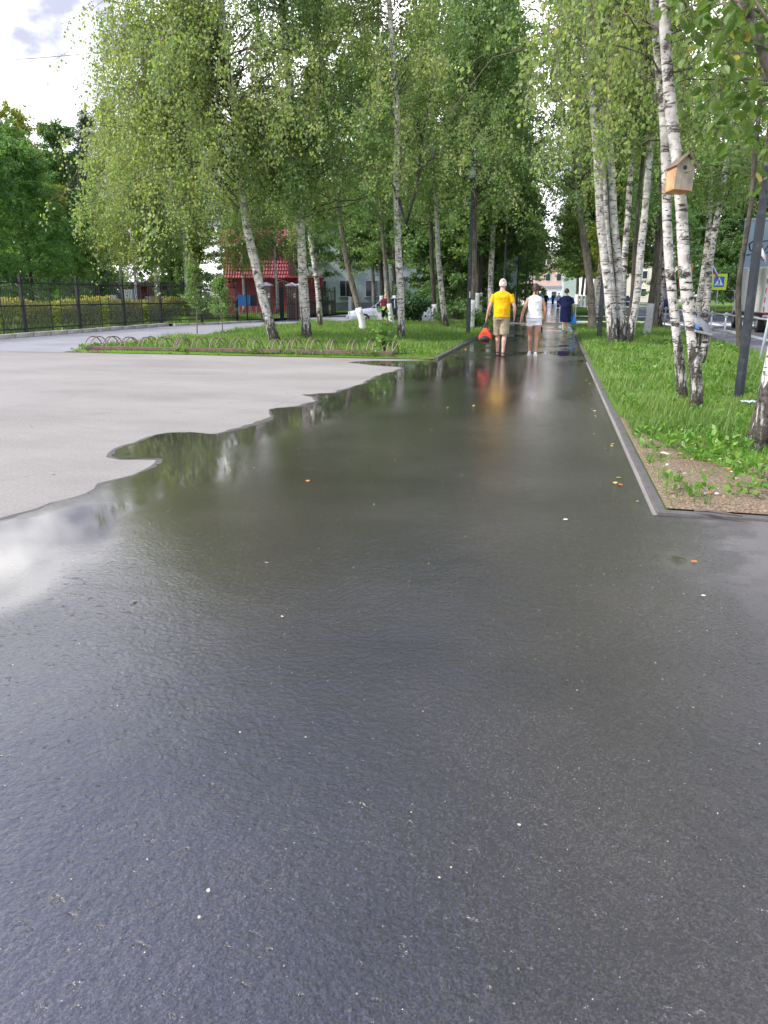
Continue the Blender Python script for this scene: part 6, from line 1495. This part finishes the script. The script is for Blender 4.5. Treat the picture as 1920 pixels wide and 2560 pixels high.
ob_ = mb.obj('bag_body', simple('blue_plastic', (.01, .20, .70), .35, .1, 8, bump=.6, bscale=12), pbag, True); tx = bpy.data.textures.new('crumple', 'CLOUDS'); tx.noise_scale = .06; ob_.modifiers.new('sub', 'SUBSURF').levels = 2; ob_.modifiers['sub'].render_levels = 2; dm = ob_.modifiers.new('d', 'DISPLACE'); dm.texture = tx; dm.strength = .03
for sx in (-1, 1): MB().tube([(sx*.02, 0, .22), (sx*.03, 0, .29), (0, 0, .34)], .007, 5).obj('handle', simple('blue_handle', (.01, .16, .6), .4), pbag)

# ------------------------------------------------------------------ cars
M['glassdark'] = simple('car_glass', (.02, .024, .028), .06, .1, 1, spec=.9); M['tyre'] = simple('tyre', (.018, .018, .019), .8); M['alloy'] = simple('alloy', (.55, .56, .58), .3, .05, 4, metal=.6)
def paint(name, c): return simple(name, c, .22, .03, 2, metal=.25 if c[0] > .3 else 0, spec=.8)
def car(label, loc, rz, col, L=4.7, W=1.75, H=1.42, door_open=False, group=None, detail=True):
    """front towards -X"""
    root = thing('parked_car', label, 'car', loc, rz, group); cp = paint('car_paint_'+label[:6], col)
    # side outline of the lower body, from nose to tail
    st = [(-L/2, .36, .62, .76), (-L/2+.05, .22, .72, .84), (-L/2+.35, .17, .80, .90), (-L*.26, .17, .90, .98), (-L*.19, .17, .93, 1.0), (0, .17, .94, 1.0), (L*.27, .17, .95, 1.0), (L/2-.25, .19, .93, .93), (L/2-.04, .26, .86, .88), (L/2, .40, .70, .78)]
    mb = MB(); V = []; F = []
    for x, zb, zt, ws in st:
        w = W/2*ws
        V += [(x, -w*.93, zb), (x, -w, zb+.12), (x, -w*1.0, (zb+zt)/2), (x, -w*.97, zt-.06), (x, -w*.86, zt), (x, w*.86, zt), (x, w*.97, zt-.06), (x, w, (zb+zt)/2), (x, w, zb+.12), (x, w*.93, zb)]
    n = 10
    for i in range(len(st)-1):
        for j in range(n): q = (j+1) % n; F.append((i*n+j, i*n+q, i*n+n+q, i*n+n+j))
    F += [tuple(reversed(range(n)))[::-1], tuple(range((len(st)-1)*n, len(st)*n))]
    mb.add(V, F).obj('body', cp, root, True)
    # greenhouse
    g = [(-L*.22, .90, .80, .92), (-L*.085, H-.04, .60, H-.03), (L*.02, H, .62, H), (L*.17, H-.03, .60, H-.03), (L*.33, .92, .78, .94)]
    b = [(-L*.22, .92), (-L*.085, .92), (.02*L, .92), (L*.17, .92), (L*.33, .92)]
    V = []; 
    for (x, z, wt, _), (xb, zb) in zip(g, b): V += [(x, -W*.5*wt/1.0 if z > 1 else -W*.42, z), (x, W*.5*wt if z > 1 else W*.42, z), (xb, -W*.455, zb), (xb, W*.455, zb)]
    mb = MB(); F = []
    for i in range(4):
        a = 4*i; F += [(a, a+4, a+5, a+1), (a+2, a+6, a+4, a), (a+1, a+5, a+7, a+3)]
    mb.add(V, F).obj('windows', M['glassdark'], root)
    rp_ = [(-L*.085, H-.035, .60), (L*.02, H+.005, .62), (L*.17, H-.025, .60)]
    V = []
    for x, z, wt in rp_: V += [(x, -W*.5*wt-.02, z-.03), (x, -W*.5*wt, z+.012), (x, W*.5*wt, z+.012), (x, W*.5*wt+.02, z-.03)]
    F = []
    for i in range(2):
        for j in range(3): F.append((4*i+j, 4*i+j+1, 4*i+5+j, 4*i+4+j))
    ob_ = MB().add(V, F).obj('roof', cp, root, True); md = ob_.modifiers.new('s', 'SOLIDIFY'); md.thickness = .025
    for sy in (-1, 1):
        yb, yt = sy*W*.46, sy*(W*.5*.60+.01)
        for (xa, za, xb2, zb2) in ((-L*.22, .93, -L*.085, H-.03), (L*.045, .93, L*.04, H-.02), (L*.33, .93, L*.17, H-.03)):
            MB().tube([(xa, yb, za), (xb2, yt, zb2)], .028, 6).obj('pillar', cp, root)
        for x in (-L*.31, L*.29):
            wl = MB().tube([(x, sy*(W/2-.20), .31), (x, sy*(W/2-.0), .31)], .315, 22).obj('wheel', M['tyre'], root)
            rim = MB(); rim.tube([(x, sy*(W/2-.05), .31), (x, sy*(W/2+.012), .31)], .205, 20).obj('rim', M['black'], wl)
            sp = MB()
            for q in range(5):
                a = q*2*math.pi/5; sp.tube([(x, sy*(W/2+.016), .31), (x+.19*math.cos(a), sy*(W/2+.016), .31+.19*math.sin(a))], [(.035, .012), (.05, .012)], 6)
            sp.tube([(x+.20*math.cos(2*math.pi*i/20), sy*(W/2+.014), .31+.20*math.sin(2*math.pi*i/20)) for i in range(21)], .014, 5)
            sp.obj('spokes', M['alloy'], wl)
        MB().box((-L/2+.07, sy*W*.33, .66), (.12, .34, .14), bev=.03).obj('headlight', M['glass'], root)
        MB().box((L/2-.05, sy*W*.34, .74), (.08, .34, .13), bev=.02).obj('tail_light', M['signred'], root)
        MB().box((-L*.17, sy*(W/2+.06), .98), (.10, .17, .11), bev=.03).obj('mirror', cp, root)
        MB().box((0, sy*(W/2+.002), .52), (L*.52, .02, .035)).obj('side_strip', M['greybase'], root)
    MB().box((-L/2-.03, 0, .45), (.16, W*.84, .20), bev=.06).obj('bumper', cp, root); MB().box((L/2+.03, 0, .47), (.14, W*.84, .20), bev=.06).obj('bumper', cp, root)
    MB().box((-L/2+.0, 0, .66), (.05, .6, .16), bev=.02).obj('grille', M['black'], root)
    if door_open:
        MB().box((-.08, -W/2-.006, .58), (.96, .02, .66)).obj('door_opening', M['black'], root)
        dr = MB().box((0, 0, 0), (1.02, .06, .62), bev=.03).obj('door', cp, root); dr.location = (-L*.155+.38, -W/2-.30, .58); dr.rotation_euler = (0, 0, R_(-38))
        MB().box((-.02, -.028, .48), (.66, .02, .36)).obj('door_glass', M['glassdark'], dr)
        MB().tube([(-.46, 0, .30), (-.16, -.01, .68), (.46, -.01, .70), (.49, 0, .30)], .024, 6).obj('window_frame', cp, dr)
        MB().box((.34, -.045, .16), (.18, .03, .03)).obj('handle', cp, dr)
    return root
car('silver sedan with its front door open parked beyond the lawn, its driver beside it', (-8.9, 43.1, -.14), YAW-R_(2), (.42, .45, .50), door_open=True)
M['greycar'] = None
car('grey car on the street seen between the birch stems', (7.2, 92, .0), R_(90), (.12, .13, .15))
car('pale blue car parked by the street at the far end', (7.6, 140, 0), R_(70), (.35, .42, .52), group=None)
car('white car parked at the far end behind the path', (4.0, 150, 0), R_(20), (.75, .76, .78))
car('dark car parked at the far end of the street', (11.0, 150, 0), R_(85), (.05, .055, .07))
# box truck at the right edge, rear towards us
tr = thing('box_truck', 'dirty white box truck at the right edge with red reflective strips at its rear corner', 'truck', (7.75, 33.0, 0), R_(-1))
W_, Lt = 2.15, 4.6; wg = M['whitegrime']
MB().box((W_/2, Lt/2, 1.62), (W_, Lt, 1.72), bev=.05).obj('box_body', wg, tr)
MB().box((W_/2, Lt/2, .68), (W_*.92, Lt, .14)).obj('chassis', M['black'], tr)
MB().tube([(.02, -.12, .64), (W_, -.12, .64)], .045, 8).obj('rear_bumper', M['steel'], tr); MB().tube([(-.03, .3, .60), (-.03, Lt*.55, .60)], .035, 8).obj('side_guard', M['steel'], tr)
cab = MB().box((W_/2, Lt+.85, 1.12), (W_*.93, 1.55, 1.15), bev=.12).obj('cab', M['white'], tr); MB().box((W_/2, Lt+.70, 1.72), (W_*.86, 1.1, .5), bev=.1).obj('cab_roof', M['white'], tr)
MB().box((.055, Lt+.75, 1.52), (.03, .8, .5)).obj('side_window', M['glassdark'], tr); MB().box((-.10, Lt+1.35, 1.45), (.10, .14, .38), bev=.03).obj('mirror', M['black'], tr); MB().tube([(.05, Lt+1.3, 1.62), (-.1, Lt+1.35, 1.66)], .018, 6).obj('mirror_arm', M['white'], tr)
MB().box((.07, Lt+.3, .98), (.02, .05, .28)).obj('door_handle', M['black'], tr)
for yy in (.95, Lt+1.1):
    for xx in (.22, W_-.22):
        wl = MB().tube([(xx-.15, yy, .38), (xx+.15, yy, .38)], .38, 22).obj('wheel', M['tyre'], tr); MB().tube([(xx-.16, yy, .38), (xx-.12, yy, .38)], .2, 16).obj('rim', M['steel'], wl)
for z in (.9, 1.25, 1.6, 1.95, 2.3): MB().box((.06, -.008, z), (.035, .015, .20)).obj('reflective_strip', M['signred'], tr)
for xx in (.18, W_-.18): MB().box((xx, -.06, .66), (.28, .06, .10)).obj('tail_light', M['signred'], tr)
MB().box((.3, -.01, .50), (.3, .02, .35)).obj('mud_flap', M['black'], tr)
